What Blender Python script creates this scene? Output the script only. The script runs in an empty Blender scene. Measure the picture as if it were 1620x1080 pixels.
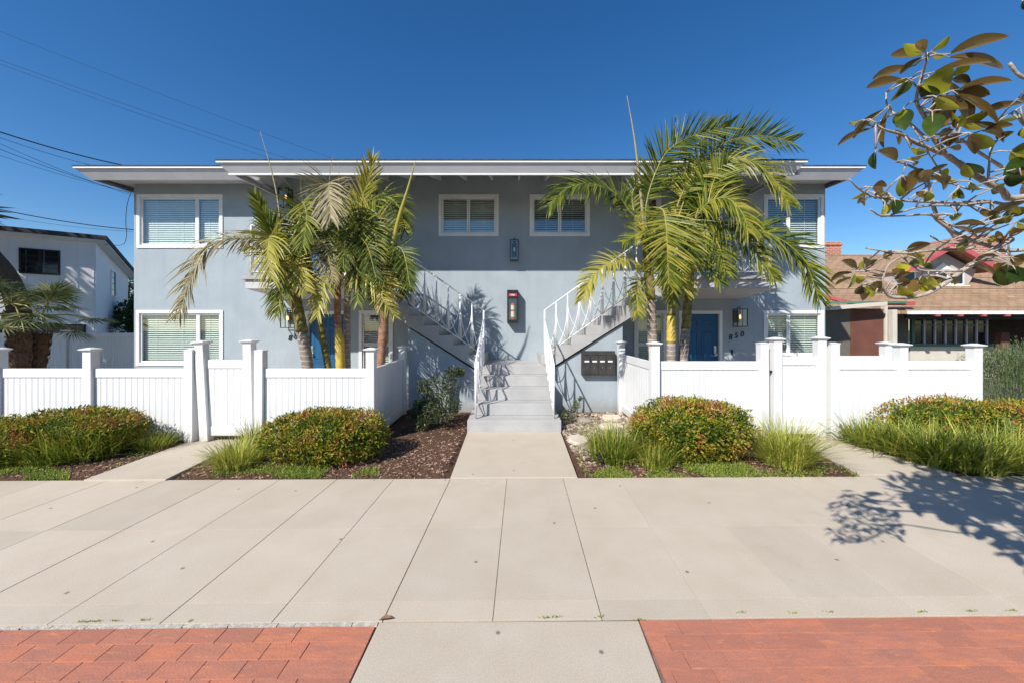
import bpy, math, random
from mathutils import Vector, Matrix, noise
random.seed(7)
R = random.random
def U(a, b): return a + (b - a) * random.random()

# ------------------------------------------------------------------ camera, sky, sun, exposure
SC = bpy.context.scene
COL = SC.collection
F, CX, CY, EYE = 600.0, 811.0, 520.0, 1.72        # photo geometry: focal length, centre and horizon in photo pixels, eye height
cam = bpy.data.cameras.new('camera'); camo = bpy.data.objects.new('camera', cam); COL.objects.link(camo)
camo.location = (0, 0, EYE); camo.rotation_euler = (math.radians(90), 0, 0)
cam.sensor_width = 36; cam.lens = F / 1620 * 36; cam.shift_x = -1 / 1620; cam.shift_y = -20 / 1620
cam.clip_start = 0.05; cam.clip_end = 2000
SC.camera = camo
SUND = Vector((0.80, 1.0, -1.07)).normalized()
elev = math.asin(-SUND.z)
world = bpy.data.worlds.new("World"); SC.world = world; world.use_nodes = True
wn = world.node_tree; wn.nodes.clear()
sky = wn.nodes.new('ShaderNodeTexSky'); sky.sky_type = 'NISHITA'; sky.sun_disc = False
sky.sun_elevation = elev; sky.sun_rotation = math.atan2(-SUND.x, -SUND.y)
sky.altitude = 300; sky.air_density = 1.0; sky.dust_density = 0.25; sky.ozone_density = 3.0
hs = wn.nodes.new('ShaderNodeHueSaturation'); hs.inputs['Saturation'].default_value = 1.31; hs.inputs['Hue'].default_value = 0.504
hs.inputs['Value'].default_value = 1.0
bg = wn.nodes.new('ShaderNodeBackground'); bg.inputs['Strength'].default_value = 0.098
wo = wn.nodes.new('ShaderNodeOutputWorld')
wn.links.new(sky.outputs[0], hs.inputs['Color']); wn.links.new(hs.outputs[0], bg.inputs['Color']); wn.links.new(bg.outputs[0], wo.inputs[0])
sl = bpy.data.lights.new('sun', 'SUN'); sl.energy = 4.6; sl.angle = math.radians(0.55); sl.color = (1.0, 0.955, 0.885)
slo = bpy.data.objects.new('sun', sl); COL.objects.link(slo); slo.rotation_euler = SUND.to_track_quat('-Z', 'Y').to_euler()
slo.location = (-8, -10, 12)
SC.view_settings.view_transform = 'Standard'; SC.view_settings.look = 'None'
SC.view_settings.gamma = 1; SC.view_settings.use_curve_mapping = False
SC.view_settings.exposure = 0.5

# ------------------------------------------------------------------ helpers
W = {}
def P(px, py, D): return Vector(((px - CX) / F * D, D, EYE - (py - CY) / F * D))
def G(px, py, z=0.0):
    D = (EYE - z) * F / (py - CY); return Vector(((px - CX) / F * D, D, z))
DW = 9.10
def WX(px): return (px - CX) / F * DW
def WZ(py): return EYE - (py - CY) / F * DW

class MB:
    def __init__(s): s.v = []; s.f = []; s.a = []; s.m = []; s.mi = 0
    def add(s, vs, fs, r=0.0):
        n = len(s.v); s.v.extend([tuple(v) for v in vs]); s.a.extend([r] * len(vs))
        for f in fs: s.f.append(tuple(n + i for i in f)); s.m.append(s.mi)
    def box(s, x0, x1, y0, y1, z0, z1, r=0.0):
        s.add([(x0, y0, z0), (x1, y0, z0), (x1, y1, z0), (x0, y1, z0), (x0, y0, z1), (x1, y0, z1), (x1, y1, z1), (x0, y1, z1)],
              [(0, 3, 2, 1), (4, 5, 6, 7), (0, 1, 5, 4), (1, 2, 6, 5), (2, 3, 7, 6), (3, 0, 4, 7)], r)
        return s
    def quad(s, a, b, c, d, r=0.0): s.add([a, b, c, d], [(0, 1, 2, 3)], r); return s
    def frustum(s, c0, hx0, hy0, z0, hx1, hy1, z1):
        x, y = c0
        s.add([(x - hx0, y - hy0, z0), (x + hx0, y - hy0, z0), (x + hx0, y + hy0, z0), (x - hx0, y + hy0, z0),
               (x - hx1, y - hy1, z1), (x + hx1, y - hy1, z1), (x + hx1, y + hy1, z1), (x - hx1, y + hy1, z1)],
              [(0, 3, 2, 1), (4, 5, 6, 7), (0, 1, 5, 4), (1, 2, 6, 5), (2, 3, 7, 6), (3, 0, 4, 7)])
        return s
    def prism(s, poly, axis, a, b):     # extrude a 2D polygon between a and b along axis
        n = len(poly)
        def mk(p, t):
            if axis == 'y': return (p[0], t, p[1])
            if axis == 'x': return (t, p[0], p[1])
            return (p[0], p[1], t)
        vs = [mk(p, a) for p in poly] + [mk(p, b) for p in poly]
        fs = [tuple(range(n)), tuple(range(2 * n - 1, n - 1, -1))]
        for i in range(n):
            j = (i + 1) % n; fs.append((j, i, n + i, n + j))
        s.add(vs, fs); return s
    def tube(s, pts, rad, n=8, r=0.0, cap=True):
        pts = [Vector(p) for p in pts]
        if not isinstance(rad, (list, tuple)): rad = [rad] * len(pts)
        rings = []; up = Vector((0, 0, 1)); prev = None
        for i, p in enumerate(pts):
            t = (pts[min(i + 1, len(pts) - 1)] - pts[max(i - 1, 0)]).normalized()
            if prev is None:
                u = t.cross(up)
                if u.length < 1e-3: u = t.cross(Vector((1, 0, 0)))
                u.normalize()
            else: u = (prev - t * prev.dot(t)).normalized()
            prev = u; w = t.cross(u)
            rings.append([p + (u * math.cos(2 * math.pi * k / n) + w * math.sin(2 * math.pi * k / n)) * rad[i] for k in range(n)])
        vs = [v for ring in rings for v in ring]; fs = []
        for i in range(len(pts) - 1):
            for k in range(n):
                k2 = (k + 1) % n
                fs.append((i * n + k, i * n + k2, (i + 1) * n + k2, (i + 1) * n + k))
        if cap:
            fs.append(tuple(range(n - 1, -1, -1))); fs.append(tuple((len(pts) - 1) * n + k for k in range(n)))
        s.add(vs, fs, r); return s
    def ball(s, c, rx, ry, rz, nu=10, nv=7, jit=0.0, r=0.0):
        vs = []; fs = []
        for j in range(nv + 1):
            th = math.pi * j / nv
            for i in range(nu):
                ph = 2 * math.pi * i / nu; k = 1 + U(-jit, jit)
                vs.append((c[0] + rx * k * math.sin(th) * math.cos(ph), c[1] + ry * k * math.sin(th) * math.sin(ph), c[2] + rz * k * math.cos(th)))
        for j in range(nv):
            for i in range(nu):
                i2 = (i + 1) % nu; fs.append((j * nu + i, (j + 1) * nu + i, (j + 1) * nu + i2, j * nu + i2))
        s.add(vs, fs, r); return s
    def mesh(s, name, mats, c=(0, 0, 0), smooth=False):
        me = bpy.data.meshes.new(name)
        me.from_pydata([(v[0] - c[0], v[1] - c[1], v[2] - c[2]) for v in s.v], [], s.f)
        if not isinstance(mats, (list, tuple)): mats = [mats]
        for m in mats: me.materials.append(m)
        if len(mats) > 1: me.polygons.foreach_set('material_index', s.m)
        if smooth: me.polygons.foreach_set('use_smooth', [True] * len(me.polygons))
        at = me.attributes.new('rnd', 'FLOAT', 'POINT'); at.data.foreach_set('value', s.a)
        me.update(); return me
    def build(s, name, mats, parent=None, smooth=False, bevel=0.0, **props):
        xs = [v[0] for v in s.v]; ys = [v[1] for v in s.v]; zs = [v[2] for v in s.v]
        c = Vector(((min(xs) + max(xs)) / 2, (min(ys) + max(ys)) / 2, min(zs)))
        me = s.mesh(name, mats, c, smooth)
        o = bpy.data.objects.new(name, me); COL.objects.link(o); W[o] = c
        o.location = c
        if parent is not None: o.parent = parent; o.location = c - W[parent]
        if bevel > 0:
            b = o.modifiers.new('bevel', 'BEVEL'); b.width = bevel; b.segments = 2; b.limit_method = 'ANGLE'
        for k, v in props.items(): o[k] = v
        return o
def place(name, me, parent, loc, rotz=0.0, **props):        # link one more object with shared mesh data at a world position
    o = bpy.data.objects.new(name, me); COL.objects.link(o); loc = Vector(loc); W[o] = loc
    o.location = loc
    if parent is not None: o.parent = parent; o.location = loc - W[parent]
    o.rotation_euler = (0, 0, rotz)
    for k, v in props.items(): o[k] = v
    return o
def thing(name, loc, label, cat, group=None):
    o = bpy.data.objects.new(name, None); COL.objects.link(o); o.location = loc; W[o] = Vector(loc)
    o.empty_display_size = 0.2; o['label'] = label; o['category'] = cat
    if group: o['group'] = group
    return o
def copy_tree(o, parent=None, loc=None, label=None):
    c = o.copy(); COL.objects.link(c)
    if parent is not None: c.parent = parent
    if loc is not None: c.location = loc; W[c] = Vector(loc)
    if label: c['label'] = label
    for ch in list(o.children): copy_tree(ch, c)
    return c
def struct(o): o['kind'] = 'structure'; return o
def catmull(pts, n):
    pts = [Vector(p) for p in pts]; out = []
    q = [pts[0] * 2 - pts[1]] + pts + [pts[-1] * 2 - pts[-2]]
    for i in range(len(pts) - 1):
        a, b, c, d = q[i:i + 4]
        for k in range(n):
            t = k / n
            out.append(0.5 * ((2 * b) + (c - a) * t + (2 * a - 5 * b + 4 * c - d) * t * t + (3 * b - a - 3 * c + d) * t ** 3))
    out.append(pts[-1]); return out

# ------------------------------------------------------------------ materials
def newmat(name):
    m = bpy.data.materials.new(name); m.use_nodes = True
    nt = m.node_tree; b = nt.nodes['Principled BSDF']; return m, nt, b
def N(nt, t, **kw):
    n = nt.nodes.new(t)
    for k, v in kw.items():
        if k in n.inputs: n.inputs[k].default_value = v
        else: setattr(n, k, v)
    return n
def c4(c): return (c[0], c[1], c[2], 1)
def ramp(nt, stops):
    r = nt.nodes.new('ShaderNodeValToRGB'); e = r.color_ramp.elements
    while len(e) < len(stops): e.new(0.5)
    for i, (p, c) in enumerate(stops): e[i].position = p; e[i].color = c4(c)
    return r
def surf(name, c1, c2, scale=6.0, rough=0.7, bump=0.0, bscale=60.0, spec=0.3, detail=6.0, dirt=None, lo=0.35, hi=0.65, speck=None, bdist=0.01, metal=0.0):
    m, nt, b = newmat(name); L = nt.links
    geo = N(nt, 'ShaderNodeNewGeometry')
    n1 = N(nt, 'ShaderNodeTexNoise', Scale=scale, Detail=detail, Roughness=0.6); L.new(geo.outputs['Position'], n1.inputs['Vector'])
    rp = ramp(nt, [(lo, c1), (hi, c2)]); L.new(n1.outputs['Fac'], rp.inputs[0]); col = rp.outputs[0]
    if speck:
        n3 = N(nt, 'ShaderNodeTexNoise', Scale=speck[1], Detail=2.0); L.new(geo.outputs['Position'], n3.inputs['Vector'])
        r3 = ramp(nt, [(0.3, (1 - speck[0],) * 3), (0.7, (1 + speck[0],) * 3)]); L.new(n3.outputs['Fac'], r3.inputs[0])
        mx = N(nt, 'ShaderNodeMix', data_type='RGBA', blend_type='MULTIPLY'); mx.inputs['Factor'].default_value = 1
        L.new(col, mx.inputs[6]); L.new(r3.outputs[0], mx.inputs[7]); col = mx.outputs[2]
    if dirt:
        n2 = N(nt, 'ShaderNodeTexNoise', Scale=dirt[1], Detail=8.0, Roughness=0.7); L.new(geo.outputs['Position'], n2.inputs['Vector'])
        r2 = ramp(nt, [(dirt[2], (0, 0, 0)), (dirt[2] + 0.12, (1, 1, 1))]); L.new(n2.outputs['Fac'], r2.inputs[0])
        mx = N(nt, 'ShaderNodeMix', data_type='RGBA'); L.new(r2.outputs[0], mx.inputs['Factor']); L.new(col, mx.inputs[6]); mx.inputs[7].default_value = c4(dirt[0]); col = mx.outputs[2]
    L.new(col, b.inputs['Base Color']); b.inputs['Roughness'].default_value = rough
    b.inputs['Specular IOR Level'].default_value = spec; b.inputs['Metallic'].default_value = metal
    if bump > 0:
        nb = N(nt, 'ShaderNodeTexNoise', Scale=bscale, Detail=5.0); L.new(geo.outputs['Position'], nb.inputs['Vector'])
        bp = N(nt, 'ShaderNodeBump', Strength=bump, Distance=bdist); L.new(nb.outputs['Fac'], bp.inputs['Height']); L.new(bp.outputs[0], b.inputs['Normal'])
    return m
def leafmat(name, stops, rough=0.45, trans=0.3, under=None, spec=0.4):
    m, nt, b = newmat(name); L = nt.links
    at = N(nt, 'ShaderNodeAttribute', attribute_name='rnd'); geo = N(nt, 'ShaderNodeNewGeometry')
    nz = N(nt, 'ShaderNodeTexNoise', Scale=9.0, Detail=3.0); L.new(geo.outputs['Position'], nz.inputs['Vector'])
    ma = N(nt, 'ShaderNodeMath', operation='MULTIPLY_ADD'); L.new(nz.outputs['Fac'], ma.inputs[0]); ma.inputs[1].default_value = 0.5; 
    sb = N(nt, 'ShaderNodeMath', operation='SUBTRACT'); L.new(at.outputs['Fac'], sb.inputs[0]); sb.inputs[1].default_value = 0.25
    L.new(sb.outputs[0], ma.inputs[2])
    rp = ramp(nt, stops); L.new(ma.outputs[0], rp.inputs[0]); col = rp.outputs[0]
    if under:
        mx = N(nt, 'ShaderNodeMix', data_type='RGBA'); L.new(geo.outputs['Backfacing'], mx.inputs['Factor']); L.new(col, mx.inputs[6]); mx.inputs[7].default_value = c4(under); col = mx.outputs[2]
    L.new(col, b.inputs['Base Color']); b.inputs['Roughness'].default_value = rough; b.inputs['Specular IOR Level'].default_value = spec
    if trans > 0:
        tr = N(nt, 'ShaderNodeBsdfTranslucent'); L.new(col, tr.inputs[0]); ms = N(nt, 'ShaderNodeMixShader'); ms.inputs[0].default_value = trans
        L.new(b.outputs[0], ms.inputs[1]); L.new(tr.outputs[0], ms.inputs[2]); L.new(ms.outputs[0], nt.nodes['Material Output'].inputs[0])
    return m
M = {}
M['stucco'] = surf('grey_stucco', (0.335, 0.385, 0.42), (0.375, 0.425, 0.46), 2.2, 0.9, 0.5, 130, 0.1, dirt=((0.32, 0.36, 0.39), 1.3, 0.62))
def grime(m, z0, z1, col, amt, streak=0.0):
    nt = m.node_tree; L = nt.links; b = nt.nodes['Principled BSDF']; src = b.inputs['Base Color'].links[0].from_socket
    geo = N(nt, 'ShaderNodeNewGeometry'); sp = N(nt, 'ShaderNodeSeparateXYZ'); L.new(geo.outputs['Position'], sp.inputs[0])
    nz = N(nt, 'ShaderNodeTexNoise', Scale=9.0, Detail=6.0, Roughness=.7); L.new(geo.outputs['Position'], nz.inputs['Vector'])
    ad = N(nt, 'ShaderNodeMath', operation='MULTIPLY_ADD'); L.new(nz.outputs['Fac'], ad.inputs[0]); ad.inputs[1].default_value = -(z1 - z0) * 1.4; L.new(sp.outputs[2], ad.inputs[2])
    mr = N(nt, 'ShaderNodeMapRange'); mr.inputs['From Min'].default_value = z0 - (z1 - z0) * .7; mr.inputs['From Max'].default_value = z1 - (z1 - z0) * .7; mr.inputs['To Min'].default_value = amt; mr.inputs['To Max'].default_value = 0; L.new(ad.outputs[0], mr.inputs['Value'])
    mx = N(nt, 'ShaderNodeMix', data_type='RGBA'); L.new(mr.outputs[0], mx.inputs['Factor']); L.new(src, mx.inputs[6]); mx.inputs[7].default_value = c4(col); out = mx.outputs[2]
    if streak:
        mp = N(nt, 'ShaderNodeMapping'); mp.inputs['Scale'].default_value = (7, 7, .35); L.new(geo.outputs['Position'], mp.inputs['Vector'])
        n2 = N(nt, 'ShaderNodeTexNoise', Scale=1.0, Detail=7.0, Roughness=.65); L.new(mp.outputs[0], n2.inputs['Vector']); r2 = ramp(nt, [(.35, (1 - streak,) * 3), (.65, (1 + streak * .5,) * 3)]); L.new(n2.outputs['Fac'], r2.inputs[0])
        m2 = N(nt, 'ShaderNodeMix', data_type='RGBA', blend_type='MULTIPLY'); m2.inputs['Factor'].default_value = 1; L.new(out, m2.inputs[6]); L.new(r2.outputs[0], m2.inputs[7]); out = m2.outputs[2]
    L.new(out, b.inputs['Base Color']); return m
grime(M['stucco'], 0.0, 0.30, (.24, .22, .19), .6, .035)
M['white'] = surf('white_paint', (0.78, 0.78, 0.77), (0.82, 0.82, 0.81), 3, 0.5, 0.06, 80, 0.3)
M['trimw'] = surf('window_trim_paint', (0.74, 0.74, 0.73), (0.8, 0.8, 0.79), 4, 0.45, 0.05, 60, 0.3)
M['eave'] = surf('eave_paint', (0.50, 0.495, 0.515), (0.55, 0.545, 0.56), 2.5, 0.6, 0.05, 40, 0.25)
M['soffit'] = surf('soffit_paint', (0.55, 0.55, 0.54), (0.62, 0.62, 0.6), 3, 0.7, 0.1, 30, 0.2)
M['roofing'] = surf('dark_roofing', (0.05, 0.05, 0.055), (0.09, 0.088, 0.09), 10, 0.9, 0.6, 90, 0.2)
M['vinyl'] = surf('white_vinyl', (0.70, 0.70, 0.70), (0.74, 0.74, 0.74), 2, 0.38, 0.0, 30, 0.3, dirt=((0.64, 0.635, 0.61), 3.5, 0.64))
def concrete():
    m = surf('sidewalk_concrete', (0.465, 0.398, 0.312), (0.505, 0.438, 0.352), 2.2, 0.88, 0.3, 200, 0.2, speck=(0.11, 130), dirt=((0.435, 0.365, 0.28), 1.6, 0.60), bdist=0.003, detail=12)
    nt = m.node_tree; L = nt.links; b = nt.nodes['Principled BSDF']; src = b.inputs['Base Color'].links[0].from_socket
    geo = N(nt, 'ShaderNodeNewGeometry'); oi = N(nt, 'ShaderNodeObjectInfo')
    # slab to slab tone, gum and rust spots, scuffs
    r0 = ramp(nt, [(0, (.93, .93, .93)), (1, (1.05, 1.045, 1.04))]); L.new(oi.outputs['Random'], r0.inputs[0])
    m0 = N(nt, 'ShaderNodeMix', data_type='RGBA', blend_type='MULTIPLY'); m0.inputs['Factor'].default_value = 1; L.new(src, m0.inputs[6]); L.new(r0.outputs[0], m0.inputs[7])
    vo = N(nt, 'ShaderNodeTexVoronoi', Scale=1.15, voronoi_dimensions='2D'); L.new(geo.outputs['Position'], vo.inputs['Vector'])
    rv_ = ramp(nt, [(.010, (.8, .8, .8)), (.019, (0, 0, 0))]); L.new(vo.outputs['Distance'], rv_.inputs[0])
    m1 = N(nt, 'ShaderNodeMix', data_type='RGBA'); L.new(rv_.outputs[0], m1.inputs['Factor']); L.new(m0.outputs[2], m1.inputs[6]); m1.inputs[7].default_value = (.13, .11, .09, 1)
    mp = N(nt, 'ShaderNodeMapping'); mp.inputs['Scale'].default_value = (.8, 5, 1); L.new(geo.outputs['Position'], mp.inputs['Vector'])
    n2 = N(nt, 'ShaderNodeTexNoise', Scale=1.3, Detail=8.0, Roughness=.7); L.new(mp.outputs[0], n2.inputs['Vector']); r2 = ramp(nt, [(.66, (0, 0, 0)), (.80, (.30, .30, .30))]); L.new(n2.outputs['Fac'], r2.inputs[0])
    m2 = N(nt, 'ShaderNodeMix', data_type='RGBA'); L.new(r2.outputs[0], m2.inputs['Factor']); L.new(m1.outputs[2], m2.inputs[6]); m2.inputs[7].default_value = (.62, .58, .52, 1)
    L.new(m2.outputs[2], b.inputs['Base Color']); return m
M['conc'] = concrete(); grime(M['vinyl'], 0.0, 0.22, (.42, .36, .28), .55, .025)
M['stair'] = surf('grey_stair_paint', (0.37, 0.365, 0.36), (0.43, 0.425, 0.415), 2.5, 0.75, 0.25, 150, 0.25, speck=(0.07, 90), dirt=((0.31, 0.295, 0.275), 2.4, 0.58))
M['mulch'] = surf('mulch_soil', (0.075, 0.042, 0.028), (0.16, 0.095, 0.065), 30, 0.95, 1.0, 70, 0.1, bdist=0.03)
M['gravel'] = surf('gravel_bed', (0.16, 0.13, 0.105), (0.38, 0.33, 0.27), 45, 0.95, 1.0, 60, 0.1, bdist=0.03)
M['flag'] = surf('flagstone', (0.55, 0.46, 0.37), (0.68, 0.60, 0.50), 9, 0.9, 0.5, 60, 0.2)
M['rock'] = surf('rock_grey', (0.2, 0.17, 0.145), (0.38, 0.33, 0.28), 12, 0.9, 0.7, 30, 0.2)
M['soil'] = surf('far_ground', (0.13, 0.125, 0.10), (0.19, 0.18, 0.15), 0.6, 0.95, 0.3, 10, 0.1)
M['asphalt'] = surf('street_asphalt', (0.05, 0.05, 0.05), (0.07, 0.07, 0.068), 8, 0.9, 0.5, 120, 0.2)
M['white_metal'] = surf('white_metal', (0.78, 0.78, 0.78), (0.82, 0.82, 0.82), 20, 0.3, 0.0, 10, 0.5)
M['black'] = surf('black_metal', (0.012, 0.012, 0.013), (0.02, 0.02, 0.02), 15, 0.45, 0.0, 10, 0.4)
M['mailbox'] = surf('mailbox_bronze', (0.03, 0.03, 0.028), (0.055, 0.052, 0.048), 8, 0.5, 0.1, 40, 0.4)
M['red'] = surf('extinguisher_red', (0.5, 0.012, 0.01), (0.6, 0.02, 0.015), 8, 0.3, 0.0, 10, 0.5)
M['redsign'] = surf('red_sign', (0.75, 0.02, 0.05), (0.8, 0.03, 0.07), 8, 0.5)
M['cream'] = surf('cream_label', (0.75, 0.68, 0.5), (0.8, 0.74, 0.58), 8, 0.5)
M['blue'] = surf('blue_door_paint', (0.012, 0.085, 0.19), (0.016, 0.10, 0.22), 5, 0.4, 0.05, 50, 0.4)
M['chrome'] = surf('satin_metal', (0.6, 0.6, 0.6), (0.7, 0.7, 0.7), 8, 0.3, metal=1.0)
M['blind'] = surf('blind_slats', (0.66, 0.68, 0.64), (0.72, 0.74, 0.70), 5, 0.6, 0, 10, 0.2)
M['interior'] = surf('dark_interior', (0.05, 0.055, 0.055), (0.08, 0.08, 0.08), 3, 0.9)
M['weed'] = leafmat('weed_leaf', [(0.12, (0.09, 0.17, 0.02)), (0.5, (0.22, 0.33, 0.035)), (0.85, (0.42, 0.45, 0.07))])
M['wire'] = surf('wire_black', (0.02, 0.02, 0.022), (0.03, 0.03, 0.03), 5, 0.7)
def glass():
    m, nt, b = newmat('window_glass'); L = nt.links
    tr = N(nt, 'ShaderNodeBsdfTransparent'); tr.inputs[0].default_value = (0.94, 0.975, 0.96, 1)
    gl = N(nt, 'ShaderNodeBsdfGlossy', Roughness=0.02); gl.inputs[0].default_value = (0.95, 0.97, 1, 1)
    lw = N(nt, 'ShaderNodeLayerWeight', Blend=0.5); pw = N(nt, 'ShaderNodeMath', operation='POWER'); L.new(lw.outputs['Facing'], pw.inputs[0]); pw.inputs[1].default_value = 4.0; mu = N(nt, 'ShaderNodeMath', operation='MULTIPLY_ADD'); L.new(pw.outputs[0], mu.inputs[0])
    mu.inputs[1].default_value = 0.9; mu.inputs[2].default_value = 0.07
    geo = N(nt, 'ShaderNodeNewGeometry'); nz = N(nt, 'ShaderNodeTexNoise', Scale=2.5); L.new(geo.outputs['Position'], nz.inputs['Vector'])
    bp = N(nt, 'ShaderNodeBump', Strength=0.15, Distance=0.02); L.new(nz.outputs['Fac'], bp.inputs['Height']); 
    ms = N(nt, 'ShaderNodeMixShader'); L.new(mu.outputs[0], ms.inputs[0]); L.new(tr.outputs[0], ms.inputs[1]); L.new(gl.outputs[0], ms.inputs[2])
    L.new(ms.outputs[0], nt.nodes['Material Output'].inputs[0]); return m
M['glass'] = glass()
def brickmat():
    m, nt, b = newmat('brick_paver'); L = nt.links
    oi = N(nt, 'ShaderNodeObjectInfo'); geo = N(nt, 'ShaderNodeNewGeometry')
    mp = N(nt, 'ShaderNodeMapping'); mp.inputs['Rotation'].default_value = (0, 0, 0.7); mp.inputs['Scale'].default_value = (1, 4.0, 1); L.new(geo.outputs['Position'], mp.inputs['Vector'])
    nz = N(nt, 'ShaderNodeTexNoise', Scale=4.5, Detail=9.0, Roughness=0.68); L.new(mp.outputs[0], nz.inputs['Vector'])
    base = ramp(nt, [(0.0, (0.41, 0.16, 0.105)), (0.5, (0.47, 0.185, 0.12)), (1.0, (0.53, 0.19, 0.105))]); L.new(oi.outputs['Random'], base.inputs[0])
    r1 = ramp(nt, [(0.36, (.35, .35, .35)), (0.60, (1, 1, 1))]); L.new(nz.outputs['Fac'], r1.inputs[0])
    mx = N(nt, 'ShaderNodeMix', data_type='RGBA'); L.new(r1.outputs[0], mx.inputs['Factor']); mx.inputs[6].default_value = (0.31, 0.15, 0.115, 1); L.new(base.outputs[0], mx.inputs[7])
    n2 = N(nt, 'ShaderNodeTexNoise', Scale=7.0, Detail=6.0, Roughness=0.7); L.new(mp.outputs[0], n2.inputs['Vector'])
    r2 = ramp(nt, [(0.56, (0, 0, 0)), (0.70, (.75, .75, .75))]); L.new(n2.outputs['Fac'], r2.inputs[0])
    m2 = N(nt, 'ShaderNodeMix', data_type='RGBA'); L.new(r2.outputs[0], m2.inputs['Factor']); L.new(mx.outputs[2], m2.inputs[6]); m2.inputs[7].default_value = (0.60, 0.24, 0.11, 1)
    n3 = N(nt, 'ShaderNodeTexNoise', Scale=180.0, Detail=2.0); L.new(geo.outputs['Position'], n3.inputs['Vector'])
    r3 = ramp(nt, [(0.3, (0.85,) * 3), (0.7, (1.12,) * 3)]); L.new(n3.outputs['Fac'], r3.inputs[0])
    m3 = N(nt, 'ShaderNodeMix', data_type='RGBA', blend_type='MULTIPLY'); m3.inputs['Factor'].default_value = 1; L.new(m2.outputs[2], m3.inputs[6]); L.new(r3.outputs[0], m3.inputs[7])
    L.new(m3.outputs[2], b.inputs['Base Color']); b.inputs['Roughness'].default_value = 0.85; b.inputs['Specular IOR Level'].default_value = 0.2
    nb = N(nt, 'ShaderNodeTexNoise', Scale=90.0, Detail=5.0); L.new(geo.outputs['Position'], nb.inputs['Vector'])
    bp = N(nt, 'ShaderNodeBump', Strength=0.4, Distance=0.005); L.new(nb.outputs['Fac'], bp.inputs['Height']); L.new(bp.outputs[0], b.inputs['Normal'])
    return m
M['brick'] = brickmat()
M['frond'] = leafmat('palm_leaflet', [(0.05, (0.03, 0.055, 0.008)), (0.32, (0.10, 0.14, 0.014)), (0.60, (0.27, 0.28, 0.03)), (0.95, (0.52, 0.41, 0.08))], 0.42, 0.34, spec=0.35)
M['frond_y'] = leafmat('palm_leaflet_yellow', [(0.0, (0.19, 0.21, 0.03)), (0.5, (0.42, 0.38, 0.06)), (1.0, (0.55, 0.44, 0.14))], 0.42, 0.3)
M['frond_d'] = leafmat('palm_leaflet_dry', [(0.0, (0.16, 0.15, 0.05)), (0.5, (0.36, 0.31, 0.17)), (1.0, (0.5, 0.42, 0.32))], 0.6, 0.2)
M['rachis'] = surf('palm_rachis', (0.22, 0.22, 0.05), (0.36, 0.31, 0.10), 8, 0.5, 0.1, 30)
M['shrub'] = leafmat('hawthorn_leaf', [(0.08, (0.06, 0.10, 0.012)), (0.34, (0.21, 0.24, 0.02)), (0.58, (0.42, 0.36, 0.04)), (0.78, (0.38, 0.20, 0.05)), (0.97, (0.33, 0.10, 0.05))], 0.5, 0.25, spec=0.22)
M['grassy'] = leafmat('grass_blade', [(0.08, (0.08, 0.13, 0.015)), (0.4, (0.26, 0.32, 0.03)), (0.85, (0.58, 0.55, 0.13))], 0.45, 0.3)
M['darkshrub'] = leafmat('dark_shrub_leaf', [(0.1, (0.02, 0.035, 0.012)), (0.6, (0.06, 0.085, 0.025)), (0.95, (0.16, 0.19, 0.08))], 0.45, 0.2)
M['treeleaf'] = leafmat('far_tree_leaf', [(0.1, (0.02, 0.04, 0.012)), (0.6, (0.05, 0.085, 0.02)), (0.95, (0.10, 0.14, 0.035))], 0.5, 0.2)
M['fanleaf'] = leafmat('fan_palm_leaf', [(0.1, (0.05, 0.085, 0.03)), (0.6, (0.15, 0.19, 0.065)), (0.95, (0.38, 0.40, 0.2))], 0.45, 0.25)
M['sage'] = leafmat('sage_leaf', [(0.1, (0.05, 0.08, 0.03)), (0.6, (0.12, 0.17, 0.06)), (0.95, (0.22, 0.25, 0.13))], 0.5, 0.25)
M['chip'] = leafmat('mulch_chip', [(0.1, (0.085, 0.045, 0.028)), (0.5, (0.24, 0.135, 0.09)), (0.92, (0.46, 0.31, 0.22))], 0.9, 0.0, spec=0.1)
M['pebble'] = leafmat('pebble', [(0.1, (0.12, 0.09, 0.065)), (0.5, (0.25, 0.20, 0.15)), (0.92, (0.48, 0.39, 0.31))], 0.85, 0.0, spec=0.15)
M['magnolia'] = leafmat('broad_leaf_top', [(0.12, (0.03, 0.06, 0.010)), (0.42, (0.14, 0.19, 0.012)), (0.8, (0.46, 0.44, 0.03))], 0.27, 0.36, under=(0.20, 0.125, 0.032), spec=0.6)
M['bark'] = surf('pale_bark', (0.30, 0.25, 0.20), (0.46, 0.40, 0.34), 40, 0.9, 0.8, 90, 0.1, bdist=0.004, dirt=((0.12, 0.09, 0.07), 14, 0.62))
M['bark_dark'] = surf('brown_bark', (0.09, 0.055, 0.035), (0.18, 0.12, 0.08), 30, 0.95, 1.0, 60, 0.1, bdist=0.03)
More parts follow.
